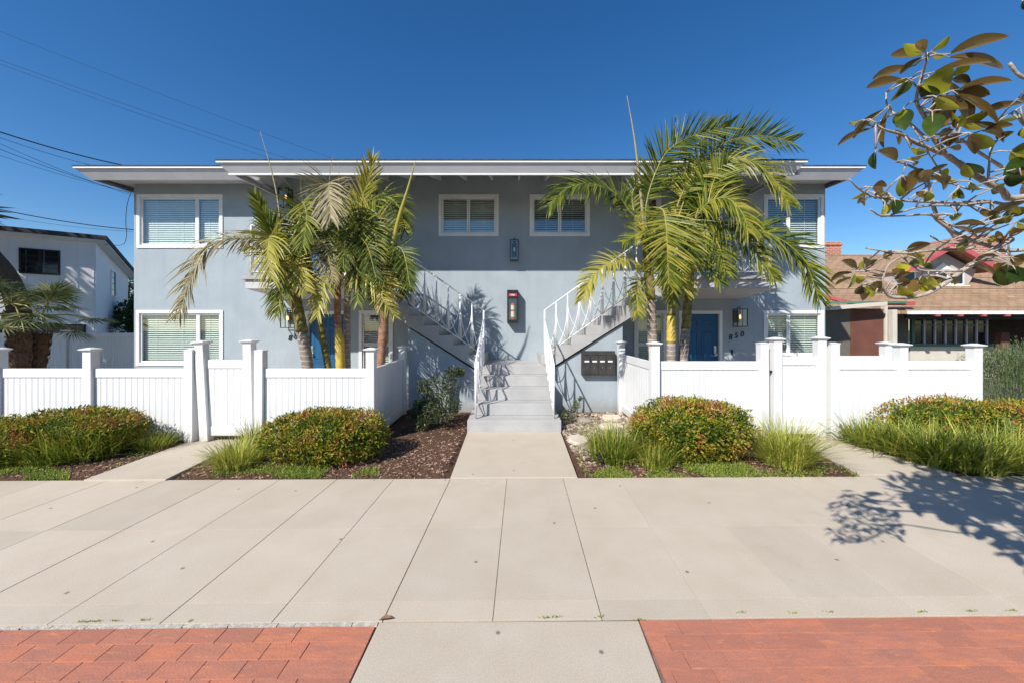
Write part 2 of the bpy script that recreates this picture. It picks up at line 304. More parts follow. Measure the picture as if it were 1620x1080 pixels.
def trunkmat(name, a, b_, ring, ringscale):
    m, nt, b = newmat(name); L = nt.links
    geo = N(nt, 'ShaderNodeNewGeometry'); sp = N(nt, 'ShaderNodeSeparateXYZ'); L.new(geo.outputs['Position'], sp.inputs[0])
    nz = N(nt, 'ShaderNodeTexNoise', Scale=6.0, Detail=5.0); L.new(geo.outputs['Position'], nz.inputs['Vector'])
    ad = N(nt, 'ShaderNodeMath', operation='MULTIPLY_ADD'); L.new(nz.outputs['Fac'], ad.inputs[0]); ad.inputs[1].default_value = 0.06; L.new(sp.outputs[2], ad.inputs[2])
    mu = N(nt, 'ShaderNodeMath', operation='MULTIPLY'); L.new(ad.outputs[0], mu.inputs[0]); mu.inputs[1].default_value = ringscale
    fr = N(nt, 'ShaderNodeMath', operation='FRACT'); L.new(mu.outputs[0], fr.inputs[0])
    r1 = ramp(nt, [(0.0, (1, 1, 1)), (0.16, (0, 0, 0))]); L.new(fr.outputs[0], r1.inputs[0])
    n2 = N(nt, 'ShaderNodeTexNoise', Scale=14.0, Detail=6.0); L.new(geo.outputs['Position'], n2.inputs['Vector'])
    r2 = ramp(nt, [(0.35, a), (0.65, b_)]); L.new(n2.outputs['Fac'], r2.inputs[0])
    mx = N(nt, 'ShaderNodeMix', data_type='RGBA'); L.new(r1.outputs[0], mx.inputs['Factor']); L.new(r2.outputs[0], mx.inputs[6]); mx.inputs[7].default_value = c4(ring)
    L.new(mx.outputs[2], b.inputs['Base Color']); b.inputs['Roughness'].default_value = 0.7
    bp = N(nt, 'ShaderNodeBump', Strength=0.5, Distance=0.01); L.new(r1.outputs[0], bp.inputs['Height']); L.new(bp.outputs[0], b.inputs['Normal'])
    return m
M['tr_grey'] = trunkmat('palm_trunk_grey', (0.20, 0.16, 0.13), (0.32, 0.26, 0.215), (0.58, 0.52, 0.44), 11)
M['tr_green'] = trunkmat('palm_trunk_olive', (0.13, 0.11, 0.03), (0.30, 0.25, 0.06), (0.07, 0.055, 0.03), 9)
M['tr_yellow'] = trunkmat('palm_sheath_yellow', (0.50, 0.33, 0.05), (0.62, 0.46, 0.08), (0.45, 0.3, 0.06), 3)
M['tr_red'] = trunkmat('palm_trunk_russet', (0.22, 0.10, 0.055), (0.36, 0.20, 0.12), (0.16, 0.08, 0.05), 6)

# ------------------------------------------------------------------ the ground
b = MB(); b.add([(-400, -300, -0.06), (400, -300, -0.06), (400, 600, -0.06), (-400, 600, -0.06)], [(0, 1, 2, 3)])
struct(b.build('ground', M['soil']))
b = MB(); b.quad((-60, -13, -0.05), (60, -13, -0.05), (60, -0.9, -0.05), (-60, -0.9, -0.05)); struct(b.build('street', M['asphalt']))
def Yfar(x): return 4.375 + 0.0125 * x
def Ynear(x): return 2.245 + 0.0135 * x
JX = -0.066; SH = 0.024
# sidewalk: slabs separated by tooled joints, over one bed
side = MB(); side.quad((-30, 2.24 - .4, -0.012), (30, 2.26 + .4, -0.012), (30, Yfar(30), -0.012), (-30, Yfar(-30), -0.012)); sidew = struct(side.build('sidewalk', surf('joint_dirt', (0.15, 0.13, 0.11), (0.22, 0.2, 0.17), 9, 0.95)))
for k in range(-13, 13):
    xa = JX + 0.6485 * k; xb = xa + 0.6485
    g = 0.0024 if k % 2 else 0.0015
    g2 = 0.0024 if (k + 1) % 2 else 0.0015
    if k >= 2: g *= 0.5; g2 *= 0.5
    def ed(x, t, off):      # x on the slab edge at far side, t 0 near .. 1 far
        y0 = Ynear(x); y1 = Yfar(x); y = y0 + (y1 - y0) * t
        return (x - SH * (y1 - y) + off, y)
    tb = [0.0, 0.075, 0.49, 1.0]
    for j in range(3):
        e = 0.0018 if j else 0.0
        e2 = 0.0018 if j < 2 else 0.0
        gy0 = 0.0013 / 2.1 if j else 0.0; gy1 = 0.0013 / 2.1 if j < 2 else 0.0
        a = ed(xa, tb[j] + gy0, g); bq = ed(xb, tb[j] + gy0, -g2); c = ed(xb, tb[j + 1] - gy1, -g2); d = ed(xa, tb[j + 1] - gy1, g)
        m_ = MB(); dz = U(-0.0005, 0.0005)
        # chamfered slab
        q = [a, bq, c, d]; cx = sum(p[0] for p in q) / 4; cy = sum(p[1] for p in q) / 4
        ins = [(p[0] + (0.0015 if p[0] < cx else -0.0015), p[1] + (0.0006 if p[1] < cy else -0.0006)) for p in q]
        m_.add([(p[0], p[1], -0.011) for p in q] + [(p[0], p[1], -0.003) for p in q] + [(p[0], p[1], dz) for p in ins],
               [(8, 9, 10, 11)] + [(i, (i + 1) % 4, (i + 1) % 4 + 4, i + 4) for i in range(4)] + [(i + 4, (i + 1) % 4 + 4, (i + 1) % 4 + 8, i + 8) for i in range(4)])
        m_.build('slab', M['conc'], sidew)
# worn lip along the near edge of the sidewalk
lip = MB()
x = -3.9
while x < 4.1:
    w = U(0.05, 0.22); y = Ynear(x)
    if x < -0.80:
        w = min(w, -0.791 - x)
        lip.box(x, x + w, y - U(0.02, 0.026), y - 0.0005, -0.02, U(-0.005, -0.002))
    x += w + U(0, 0.006)
lip.build('curb_lip', surf('lip_mortar', (0.38, 0.34, 0.29), (0.56, 0.52, 0.46), 30, 0.9, 0.6, 120), sidew)
# entrance pad between the bricks
m_ = MB(); m_.prism([(-0.787, -0.4), (0.727, -0.4), (0.727, 1.84), (0.745, 2.243), (-0.785, 2.228), (-0.79, 1.84)], 'z', -0.05, -0.001)
struct(m_.build('path', M['conc'], None, bevel=0.006))
# brick paving, each paver its own
bed = MB(); bed.quad((-30, -0.85, -0.014), (30, -0.85, -0.014), (30, 2.60, -0.014), (-30, 1.80, -0.014)); 
bed = MB(); bed.add([(-8, -0.85, -0.016), (8, -0.85, -0.016), (8, Ynear(8) - .004, -0.016), (-8, Ynear(-8) - .004, -0.016)], [(0, 1, 2, 3)])
bedo = struct(bed.build('brick_paving', surf('paving_sand', (0.16, 0.09, 0.07), (0.26, 0.15, 0.12), 20, 0.95)))
bw, bh = 0.212, 0.109
bm_ = MB(); c_ = 0.0026
for zt, s_ in ((0, 0),):
    bm_.add([(-bw/2+.0013, -bh/2+.0013, -0.014), (bw/2-.0013, -bh/2+.0013, -0.014), (bw/2-.0013, bh/2-.0013, -0.014), (-bw/2+.0013, bh/2-.0013, -0.014),
             (-bw/2+.0013, -bh/2+.0013, -0.0035), (bw/2-.0013, -bh/2+.0013, -0.0035), (bw/2-.0013, bh/2-.0013, -0.0035), (-bw/2+.0013, bh/2-.0013, -0.0035),
             (-bw/2+c_, -bh/2+c_, 0), (bw/2-c_, -bh/2+c_, 0), (bw/2-c_, bh/2-c_, 0), (-bw/2+c_, bh/2-c_, 0)],
            [(8, 9, 10, 11)] + [(i, (i+1)%4, (i+1)%4+4, i+4) for i in range(4)] + [(i+4, (i+1)%4+4, (i+1)%4+8, i+8) for i in range(4)])
brick_me = bm_.mesh('brick', M['brick'])
nb = 0
def clipbrick(x0, x1, y0, y1, zt):
    q = MB(); ins = 0.002
    q.add([(x0, y0, -0.014), (x1, y0, -0.014), (x1, y1, -0.014), (x0, y1, -0.014), (x0 + ins, y0 + ins, zt), (x1 - ins, y0 + ins, zt), (x1 - ins, y1 - ins, zt), (x0 + ins, y1 - ins, zt)],
          [(4, 5, 6, 7), (0, 1, 5, 4), (1, 2, 6, 5), (2, 3, 7, 6), (3, 0, 4, 7)])
    return q
for row in range(7):
    off = (0.0, 0.5, 0.27, 0.77, 0.1, 0.6, 0.35)[row] * bw
    for sgn in (-1, 1):
        k = 0
        while True:
            if sgn < 0: x1 = -0.797 - k * bw + (0 if k == 0 else off - bw); x0 = -0.797 - (k + 1) * bw + off - bw
            else: x0 = 0.752 + k * bw - (0 if k == 0 else off - bw * 0); x1 = 0.752 + (k + 1) * bw - off
            if k == 0 and x1 - x0 < 0.03: k += 1; continue
            if min(abs(x0), abs(x1)) > 3.55: break
            ym = 0.0135 * (x0 + x1) / 2
            y1 = (2.215 if sgn < 0 else 2.241) - row * bh + ym; zt = -0.004 + U(-0.0008, 0.0006)
            if k == 0:
                clipbrick(x0 + .0006, x1 - .0006, y1 - bh + .0006, y1 - .0006, zt).build('brick', M['brick'], bedo)
            else:
                o = place('brick', brick_me, bedo, ((x0 + x1) / 2, y1 - bh / 2, zt), U(-0.004, 0.004) + 0.0135)
                o.rotation_euler[0] = U(-.002, .002); o.rotation_euler[1] = U(-.002, .002)
            nb += 1; k += 1
def inbed(x, y):
    if -0.80 < x < 0.84: return False
    # the two gate walks
    D = y; px = CX + x / D * F; py = CY + EYE * F / D
    if 132 + (760 - py) * 2.75 < px < 262 + (760 - py) * 2.15 and px < 410 and py > 684: return False
    if px > 1268 + (py - 705) * 1.95 and px < 1322 + (py - 693) * 3.3 and py < 752 and py > 684: return False
    return True
# beds, yard and walks
yard = MB(); nx, ny = 330, 60
def bedz(x, y):
    e = min(1, max(0, (y - 4.4 - .0125 * x)) / 0.35)
    z = -0.022 + 0.030 * e + 0.014 * noise.noise((x * 1.3, y * 1.3, 0)) * e + 0.008 * noise.noise((x * 6, y * 6, 3)) * e
    if not inbed(x, y): z = -.03
    if y > 7.3: z = z * max(0, 1 - (y - 7.3) / 0.5) - 0.012 * min(1, (y - 7.3) / .5)
    return z
for j in range(ny + 1):
    for i in range(nx + 1):
        x = -9.5 + 20 * i / nx; y = Yfar(x) + 0.001 + (7.9 - Yfar(x)) * j / ny
        yard.v.append((x, y, bedz(x, y))); yard.a.append(0)
for j in range(ny):
    for i in range(nx):
        a = j * (nx + 1) + i; yard.f.append((a, a + 1, a + nx + 2, a + nx + 1)); yard.m.append(0)
struct(yard.build('planting_bed', M['mulch'], smooth=True))
m_ = MB(); m_.add([(-9.4, 5.9, 0.045), (-2.12, 5.9, 0.045), (-2.12, 9.2, 0.11), (-9.4, 9.2, 0.11)], [(0, 1, 2, 3)]); m_.add([(2.3, 6.0, 0.045), (10.4, 6.0, 0.045), (10.4, 9.2, 0.11), (2.3, 9.2, 0.11)], [(0, 1, 2, 3)])
struct(m_.build('courtyard_floor', M['conc']))
def walkslab(pts, z, name='path', mat='conc', h=0.05, seg=True):
    m_ = MB(); m_.prism(pts, 'z', z - h, z); return struct(m_.build(name, M[mat], bevel=0.006))
walkslab([(-0.718, 4.37), (0.752, 4.386), (0.80, 6.318), (-0.752, 6.318)], 0.008, h=0.07)
walkslab([tuple(G(*p)[:2]) for p in ((132, 760.5), (262, 760), (372, 706), (402, 684), (325, 684), (304, 697))], 0.018, h=0.07)
walkslab([tuple(G(*p)[:2]) for p in ((1361, 752.5), (1513, 751.5), (1420, 722), (1360, 704.5), (1322, 693), (1322, 684), (1237, 684), (1268, 705))], 0.018, h=0.07)
# chips and pebbles
def tetra(mb, c, s, r):
    a = U(0, 6.28); ca, sa = math.cos(a), math.sin(a); l = s * U(.6, 1.5); w = s * U(.25, .5); h = s * U(.1, .5); t = U(-.4, .4)
    vs = [(c[0] + ca * l, c[1] + sa * l, c[2] + t * l), (c[0] - ca * l, c[1] - sa * l, c[2] - t * l * .5), (c[0] - sa * w, c[1] + ca * w, c[2]), (c[0] + sa * w, c[1] - ca * w, c[2] + h * .4), (c[0], c[1], c[2] + h)]
    mb.add(vs, [(0, 2, 4), (2, 1, 4), (1, 3, 4), (3, 0, 4)], r)
ch = MB()
for _ in range(26000):
    x = U(-7.5, 9); y = U(4.42, 5.85) if R() < .6 else U(4.42, 7.7)
    if y > 5.8 and (x < -2.1 or x > 2.2): continue
    if not inbed(x, y) or y < Yfar(x) + .03: continue
    if x > 0.8 and x < 2.3 and y > 4.9 and R() < .9: continue
    tetra(ch, (x, y, bedz(x, y) + 0.003), U(0.008, 0.03), R())
o = ch.build('mulch', M['chip']); o['kind'] = 'stuff'; o['label'] = 'brown wood chip mulch over the planting beds'; o['category'] = 'mulch'
pb = MB()
for _ in range(7000):
    x = U(0.84, 2.25); y = U(4.75, 7.8)
    if y < 5.2 and R() < .75: continue
    s = U(0.01, 0.035) if R() < .95 else U(.04, .07); z = bedz(x, y); a = U(0, 3)
    pb.add([(x + s * math.cos(a), y + s * math.sin(a), z), (x - s * math.sin(a), y + s * math.cos(a), z), (x - s * math.cos(a), y - s * math.sin(a), z), (x + s * math.sin(a), y - s * math.cos(a), z), (x + U(-.2, .2) * s, y, z + s * .7)],
           [(0, 1, 4), (1, 2, 4), (2, 3, 4), (3, 0, 4)], R())
o = pb.build('gravel', M['pebble']); o['kind'] = 'stuff'; o['label'] = 'pale gravel and chips right of the front steps'; o['category'] = 'gravel'
def stone(px, py, w, d, h, label, mat='flag'):
    g = G(px, py, 0.02); m_ = MB(); n = 11; pts = []
    for i in range(n):
        a = 2 * math.pi * i / n; k = U(.82, 1.1); pts.append((g.x + w / 2 * k * math.cos(a), g.y + d / 2 * k * math.sin(a)))
    m_.prism(pts, 'z', 0.0, h + .02); o = m_.build('stepping_stone', M[mat], bevel=0.012); o['label'] = label; o['category'] = 'stone'; o['group'] = 'stepping stones in the gravel'
stone(967, 663, 0.40, 0.34, 0.06, 'pale flat stepping stone near the wall under the mailboxes')
stone(968, 676, 0.42, 0.30, 0.05, 'flat tan stepping stone half hidden behind the thin grass tuft')
stone(915, 697, 0.34, 0.44, 0.04, 'pinkish stepping stone closest to the front walkway')
m_ = MB(); g = G(925, 668, 0); m_.ball((g.x, g.y, .03), .16, .12, .07, 12, 7, .15); o = m_.build('rock', M['rock'], smooth=True); o['label'] = 'rough brown rock beside the small plant right of the steps'; o['category'] = 'rock'

# ------------------------------------------------------------------ apartment building
bld = thing('apartment_building', (-0.8, 9.1, 0), 'two storey blue-grey stucco apartment building with white windows and blue doors', 'building')
XL, XR = WX(212), WX(1305.5); YB = 17.0; ZT = 5.49
# openings: photo rectangles of glass opening (outer trim) on the front wall
wins = {  # name: (x0,x1,y0,y1, mullion list, blind tilt, sash kind)
 'ul': (217, 353, 308, 393, 'v', 311), 'll': (216, 353.5, 491, 578, 'v', 312.5), 'uc1': (694, 789, 308, 374, 'v', 741), 'uc2': (838, 933, 308, 374, 'v', 885.5),
 'ur': (1208, 1303, 308, 393, 'v', 1248), 'lr': (1208, 1303, 491.5, 565, 'v', 1248), 'sl': (568, 622, 491, 602, 'h', 545), 'sr': (1003, 1054, 491, 602, 'h', 545),
 'bl': (575, 612, 308, 380, 'v', 593), 'br': (1003, 1046, 308, 374, 'v', 1024)}
doors = {'dl': (482.5, 550, 492, 626), 'dr': (1074, 1142.5, 491.5, 626), 'dul': (484, 550, 306, 449), 'dur': (1074, 1142, 306, 449)}
holes = []
def rect(k, t=0.075):
    x0, x1, y0, y1 = (wins.get(k) or doors.get(k))[:4]
    return WX(x0) + t * .5, WX(x1) - t * .5, WZ(y1) + (t * .5 if k in wins else 0), WZ(y0) - t * .5
for k in list(wins) + list(doors): holes.append(rect(k))
def wall_holes(x0, x1, z0, z1, holes, y0, t):
    xs = sorted({x0, x1, *[h[0] for h in holes], *[h[1] for h in holes]}); zs = sorted({z0, z1, *[h[2] for h in holes], *[h[3] for h in holes]})
    m_ = MB()
    def ish(cx, cz): return any(h[0] < cx < h[1] and h[2] < cz < h[3] for h in holes)
    for i in range(len(xs) - 1):
        for j in range(len(zs) - 1):
            a, b_, c, d = xs[i], xs[i + 1], zs[j], zs[j + 1]
            if ish((a + b_) / 2, (c + d) / 2): continue
            m_.quad((a, y0, c), (b_, y0, c), (b_, y0, d), (a, y0, d)); m_.quad((b_, y0 + t, c), (a, y0 + t, c), (a, y0 + t, d), (b_, y0 + t, d))
    for h in holes:
        a, b_, c, d = h
        m_.quad((a, y0, c), (a, y0, d), (a, y0 + t, d), (a, y0 + t, c)); m_.quad((b_, y0, c), (b_, y0 + t, c), (b_, y0 + t, d), (b_, y0, d))
        m_.quad((a, y0, c), (a, y0 + t, c), (b_, y0 + t, c), (b_, y0, c)); m_.quad((a, y0, d), (b_, y0, d), (b_, y0 + t, d), (a, y0 + t, d))
    return m_
fw = wall_holes(XL, XR, -0.05, ZT, holes, DW, 0.16)
T = 0.16
fw.quad((XL, DW, -.05), (XL, DW, ZT), (XL, YB, ZT), (XL, YB, -.05)); fw.quad((XR, DW, -.05), (XR, YB, -.05), (XR, YB, ZT), (XR, DW, ZT)); fw.quad((XL, YB, -.05), (XL, YB, ZT), (XR, YB, ZT), (XR, YB, -.05))
fw.build('wall', M['stucco'], bld)
def window(k, openness, label=None):
    x0p, x1p, y0p, y1p, kind, mp = wins[k]
    x0, x1, z0, z1 = WX(x0p), WX(x1p), WZ(y1p), WZ(y0p); t = 0.075; yf = DW - 0.022
    m_ = MB()
    def ring(a, b_, c, d, t, ya, yb):
        m_.box(a, b_, ya, yb, c, c + t); m_.box(a, b_, ya, yb, d - t, d); m_.box(a, a + t, ya, yb, c + t, d - t); m_.box(b_ - t, b_, ya, yb, c + t, d - t)
    ring(x0, x1, z0, z1, t, yf, DW + .05)
    fr = m_.build('window', M['trimw'], bld, bevel=0.004)
    a, b_, c, d = x0 + t + .003, x1 - t - .003, z0 + t + .003, z1 - t - .003
    s = MB(); st = 0.035
    def sash(a, b_, c, d, ya, m_):
        m_.box(a, b_, ya, ya + .035, c, c + st); m_.box(a, b_, ya, ya + .035, d - st, d); m_.box(a, a + st, ya, ya + .035, c + st, d - st); m_.box(b_ - st, b_, ya, ya + .035, c + st, d - st)
    rects = []
    if kind == 'v':
        xm = WX(mp); rects = [(a, xm - .004, c, d, DW + .012), (xm + .004, b_, c, d, DW + .012)]
    else:
        zm = WZ(mp); rects = [(a, b_, zm + .004, d, DW + .012), (a, b_, c, zm - .004, DW + .012)]
    for r_ in rects:
        q = MB(); sash(*r_, q); q.build('sash', M['trimw'], fr)
        g = MB(); g.box(r_[0] + st - .004, r_[1] - st + .004, r_[4] + .013, r_[4] + .019, r_[2] + st - .004, r_[3] - st + .004); g.build('pane', M['glass'], fr)
    bl = MB(); z = c + .03; pitch = 0.052
    al = openness; dy = .024 * math.cos(al); dz = .024 * math.sin(al)
    while z < d - .03:
        for (ra, rb) in ([(a + .02, b_ - .02)] if kind == 'h' else [(rects[0][0] + .02, rects[0][1] - .012), (rects[1][0] + .012, rects[1][1] - .02)]):
            bl.box(ra, rb, 0, 0, 0, 0) if False else None
            y = DW + .105
            bl.add([(ra, y - dy, z - dz), (rb, y - dy, z - dz), (rb, y + dy, z + dz), (ra, y + dy, z + dz), (ra, y - dy, z - dz + .003), (rb, y - dy, z - dz + .003), (rb, y + dy, z + dz + .003), (ra, y + dy, z + dz + .003)],
                   [(0, 1, 2, 3), (7, 6, 5, 4), (4, 5, 1, 0), (6, 7, 3, 2), (0, 3, 7, 4), (1, 5, 6, 2)])
        z += pitch
    n_ = max(2, int((b_ - a) / .6))
    for i in range(n_):
        xx = a + (b_ - a) * (i + .5) / n_; bl.box(xx - .003, xx + .003, DW + .078, DW + .080, c + .02, d - .02)
    o = bl.build('blind', M['blind'], fr); o['kind'] = 'stuff'
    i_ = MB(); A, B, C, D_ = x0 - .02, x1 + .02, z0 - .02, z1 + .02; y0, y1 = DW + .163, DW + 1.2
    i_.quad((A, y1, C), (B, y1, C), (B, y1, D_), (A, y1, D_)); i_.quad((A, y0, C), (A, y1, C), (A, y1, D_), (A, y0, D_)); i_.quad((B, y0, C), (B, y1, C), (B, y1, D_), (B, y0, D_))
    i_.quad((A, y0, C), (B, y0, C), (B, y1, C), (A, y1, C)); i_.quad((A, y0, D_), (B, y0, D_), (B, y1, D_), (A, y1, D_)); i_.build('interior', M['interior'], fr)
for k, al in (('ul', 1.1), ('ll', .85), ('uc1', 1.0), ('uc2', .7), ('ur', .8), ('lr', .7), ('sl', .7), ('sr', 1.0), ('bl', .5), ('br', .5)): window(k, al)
def door(k, hs_, upper=False):
    x0p, x1p, y0p, y1p = doors[k]; x0, x1, z0, z1 = WX(x0p), WX(x1p), WZ(y1p), WZ(y0p); t = .08
    m_ = MB(); a, b_, d = x0 + t, x1 - t, z1 - t; yd = DW + .05
    xm = (a + b_) / 2; st = .11
    m_.box(a, b_, yd, yd + .045, z0, d)
    H = d - z0
    # six raised panels set inside moulded recess frames
    rows = [(z0 + .12, z0 + .12 + H * .30), (z0 + .12 + H * .30 + .12, z0 + H * .80 - .0), (z0 + H * .80 + .09, d - .11)]
    for (c0, c1) in rows:
        for (pa, pb_) in ((a + st, xm - .05), (xm + .05, b_ - st)):
            w_ = .022
            m_.box(pa, pb_, yd - .008, yd - .0005, c0, c0 + w_); m_.box(pa, pb_, yd - .008, yd - .0005, c1 - w_, c1); m_.box(pa, pa + w_, yd - .008, yd - .0005, c0 + w_, c1 - w_); m_.box(pb_ - w_, pb_, yd - .008, yd - .0005, c0 + w_, c1 - w_)
            m_.add([(pa + w_ + .015, yd - .0005, c0 + w_ + .015), (pb_ - w_ - .015, yd - .0005, c0 + w_ + .015), (pb_ - w_ - .015, yd - .0005, c1 - w_ - .015), (pa + w_ + .015, yd - .0005, c1 - w_ - .015),
                    (pa + w_ + .04, yd - .009, c0 + w_ + .04), (pb_ - w_ - .04, yd - .009, c0 + w_ + .04), (pb_ - w_ - .04, yd - .009, c1 - w_ - .04), (pa + w_ + .04, yd - .009, c1 - w_ - .04)],
                   [(4, 5, 6, 7), (0, 1, 5, 4), (1, 2, 6, 5), (2, 3, 7, 6), (3, 0, 4, 7)])
    dd = m_.build('door', M['blue'], bld, bevel=.002)
    f = MB(); f.box(x0, x0 + t - .003, DW - .022, DW + .07, z0, z1); f.box(x1 - t + .003, x1, DW - .022, DW + .07, z0, z1); f.box(x0 + t - .003, x1 - t + .003, DW - .022, DW + .07, z1 - t + .003, z1)
    f.build('door_frame', M['trimw'], dd, bevel=.004)
    hx = a + .07 if hs_ < 0 else b_ - .07; hz = z0 + 1.0
    p = MB(); p.box(hx - .03, hx + .03, yd - .014, yd, hz - .05, hz + .20); p.ball((hx, yd - .05, hz), .032, .03, .032, 12, 8); p.tube([(hx, yd - .014, hz), (hx, yd - .045, hz)], .012, 8); p.tube([(hx, yd - .03, hz + .13), (hx, yd - .014, hz + .13)], .024, 12)
    p.build('handle', M['chrome'], dd, smooth=False)
    s_ = MB(); s_.box(x0, x1, DW - .06, DW + .1, z0 - .03, z0 - .001); s_.build('threshold', M['stair'], dd)
door('dl', -1); door('dr', 1); door('dul', -1); door('dur', 1)
# under-stair enclosures (right and left)
SF, SB = 7.84, DW - 0.003
ZL, RUN, RIS = 0.98, 0.315, 0.202
def under(sg):
    xa, xb = sg * 0.70, sg * (2.29 if sg > 0 else 2.17); za = 0.80; zb = 0.80 + abs(xb - xa) * RIS / RUN
    m_ = MB(); y = SF + .06; pts = [(xa, -.05), (xb, -.05), (xb, zb), (xa, za)]
    m_.prism(pts, 'y', y, SB); m_.build('wall', M['stucco'], bld)
under(1); under(-1)
# balconies with tapered soffit
def balcony(xa, xb, stair_x):
    yf = 7.80; zt = 2.80; x0, x1 = min(xa, xb), max(xa, xb)
    m_ = MB(); m_.prism([(yf, zt - .075), (yf, 2.545), (SB, 2.43), (SB, zt - .075)], 'x', x0, x1)
    bo = m_.build('balcony', M['eave'], bld)
    n_ = MB(); n_.box(x0 - .06, x1 + .06, yf - .05, SB, zt - .072, zt); n_.build('balcony_deck', M['stair'], bo, bevel=.004)
balcony(-5.50, -3.12, -1); balcony(3.12, 5.43, 1)
# roof: two wings and a deeper centre eave, tilted fascias
def eaves(name, x0, x1, yfr, zb, zt, out, ybk, parent):
    m_ = MB(); # tilted fascia band, open box with thickness
    ti = .03
    b0 = [(x0 + out, yfr + out * .6), (x1 - out, yfr + out * .6), (x1 - out, ybk), (x0 + out, ybk)]
    t0 = [(x0, yfr), (x1, yfr), (x1, ybk), (x0, ybk)]
    bi = [(x0 + out + ti, yfr + out * .6 + ti), (x1 - out - ti, yfr + out * .6 + ti), (x1 - out - ti, ybk), (x0 + out + ti, ybk)]
    ti_ = [(x0 + ti, yfr + ti), (x1 - ti, yfr + ti), (x1 - ti, ybk), (x0 + ti, ybk)]
    sl = 0.02   # gentle rise along the side going back
    def zz(y, z): return z + max(0, (y - yfr)) * 0.045
    vs = [(x, y, zz(y, zb)) for x, y in b0] + [(x, y, zz(y, zt)) for x, y in t0] + [(x, y, zz(y, zb)) for x, y in bi] + [(x, y, zz(y, zt)) for x, y in ti_]
    fs = []
    for i in (0, 1, 3):
        j = (i + 1) % 4
        fs += [(i, j, j + 4, i + 4), (j + 8, i + 8, i + 12, j + 12), (i, i + 8, j + 8, j), (i + 4, j + 4, j + 12, i + 12)]
    m_.add(vs, fs); return m_
def roof(name, x0, x1, yfr, zb, zt, out, slope, side):
    ro = eaves(name, x0, x1, yfr, zb, zt, out, YB - 3.2, None).build('roof', M['eave'], bld)
    # white drip edge, dark shingle edge above
    d = MB(); d.box(x0 - .02, x1 + .02, yfr - .02, yfr + .10, zt + .001, zt + .035); d.box(x0 - .02, x0 + .10, yfr + .101, YB - 3.2, zt + .001, zt + .035); d.box(x1 - .10, x1 + .02, yfr + .101, YB - 3.2, zt + .001, zt + .035)
    d.build('drip_edge', M['white'], ro)
    s_ = MB(); yr = 13.2
    s_.add([(x0 - .03, yfr - .03, zt + .037), (x1 + .03, yfr - .03, zt + .037), (x1 + .03, yr, zt + .037 + slope * (yr - yfr)), (x0 - .03, yr, zt + .037 + slope * (yr - yfr)),
            (x0 - .03, yfr - .03, zt + .062), (x1 + .03, yfr - .03, zt + .062), (x1 + .03, yr, zt + .062 + slope * (yr - yfr)), (x0 - .03, yr, zt + .062 + slope * (yr - yfr))],
           [(3, 2, 1, 0), (4, 5, 6, 7), (0, 1, 5, 4), (1, 2, 6, 5), (2, 3, 7, 6), (3, 0, 4, 7)])
    s_.build('shingles', M['roofing'], ro)
    return ro
slope = 0.17
XW0, XW1 = WX(118.0) * 8.36 / DW, (1367 - CX) / F * 8.36; XC0, XC1 = (344 - CX) / F * 7.45, (1275 - CX) / F * 7.45
rw = roof('roof', XW0, XC0 + .35, 8.36, 5.04, 5.25, .22, 0.25, 1)
rw2 = roof('roof', XC1 - .35, XW1, 8.36, 5.04, 5.25, .22, 0.25, 1)
rc = roof('roof', (344 - CX) / F * 7.45, (1275 - CX) / F * 7.45, 7.45, 4.80, 4.975, .16, 0.33, 1)
for (x0_, x1_, pr) in ((XW0 + .25, XC0 + .1, rw), (XC1 - .1, XW1 - .25, rw2)):
    s_ = MB(); s_.add([(x0_, 8.52, 5.14), (x1_, 8.52, 5.14), (x1_, YB - 3.3, 5.60), (x0_, YB - 3.3, 5.60)], [(3, 2, 1, 0)]); s_.build('soffit', M['soffit'], pr)
s_ = MB(); s_.box((356 - CX) / F * 7.45, (1262 - CX) / F * 7.45, 7.535, 7.58, 4.775, 4.799); s_.build('fascia_trim', M['white'], rc)
s_ = MB(); s_.add([((350 - CX) / F * 7.45, 7.6, 4.93), ((1268 - CX) / F * 7.45, 7.6, 4.93), ((1268 - CX) / F * 7.45, DW + .2, 5.50), ((350 - CX) / F * 7.45, DW + .2, 5.50)], [(3, 2, 1, 0)]); s_.build('soffit', M['soffit'], rc)
rf = MB(); zs0, zs1 = 4.915, 5.465
rf.add([(-.022, 7.60, zs0 - .11), (.022, 7.60, zs0 - .11), (.022, DW - .002, zs1 - .20), (-.022, DW - .002, zs1 - .20), (-.022, 7.60, zs0), (.022, 7.60, zs0), (.022, DW - .002, zs1), (-.022, DW - .002, zs1)],
       [(0, 3, 2, 1), (4, 5, 6, 7), (0, 1, 5, 4), (1, 2, 6, 5), (2, 3, 7, 6), (3, 0, 4, 7)])
rme = rf.mesh('rafter', M['soffit'])
for k in range(-9, 10):
    place('rafter', rme, rc, (WX(820.4) + .622 * k, 0, 0))

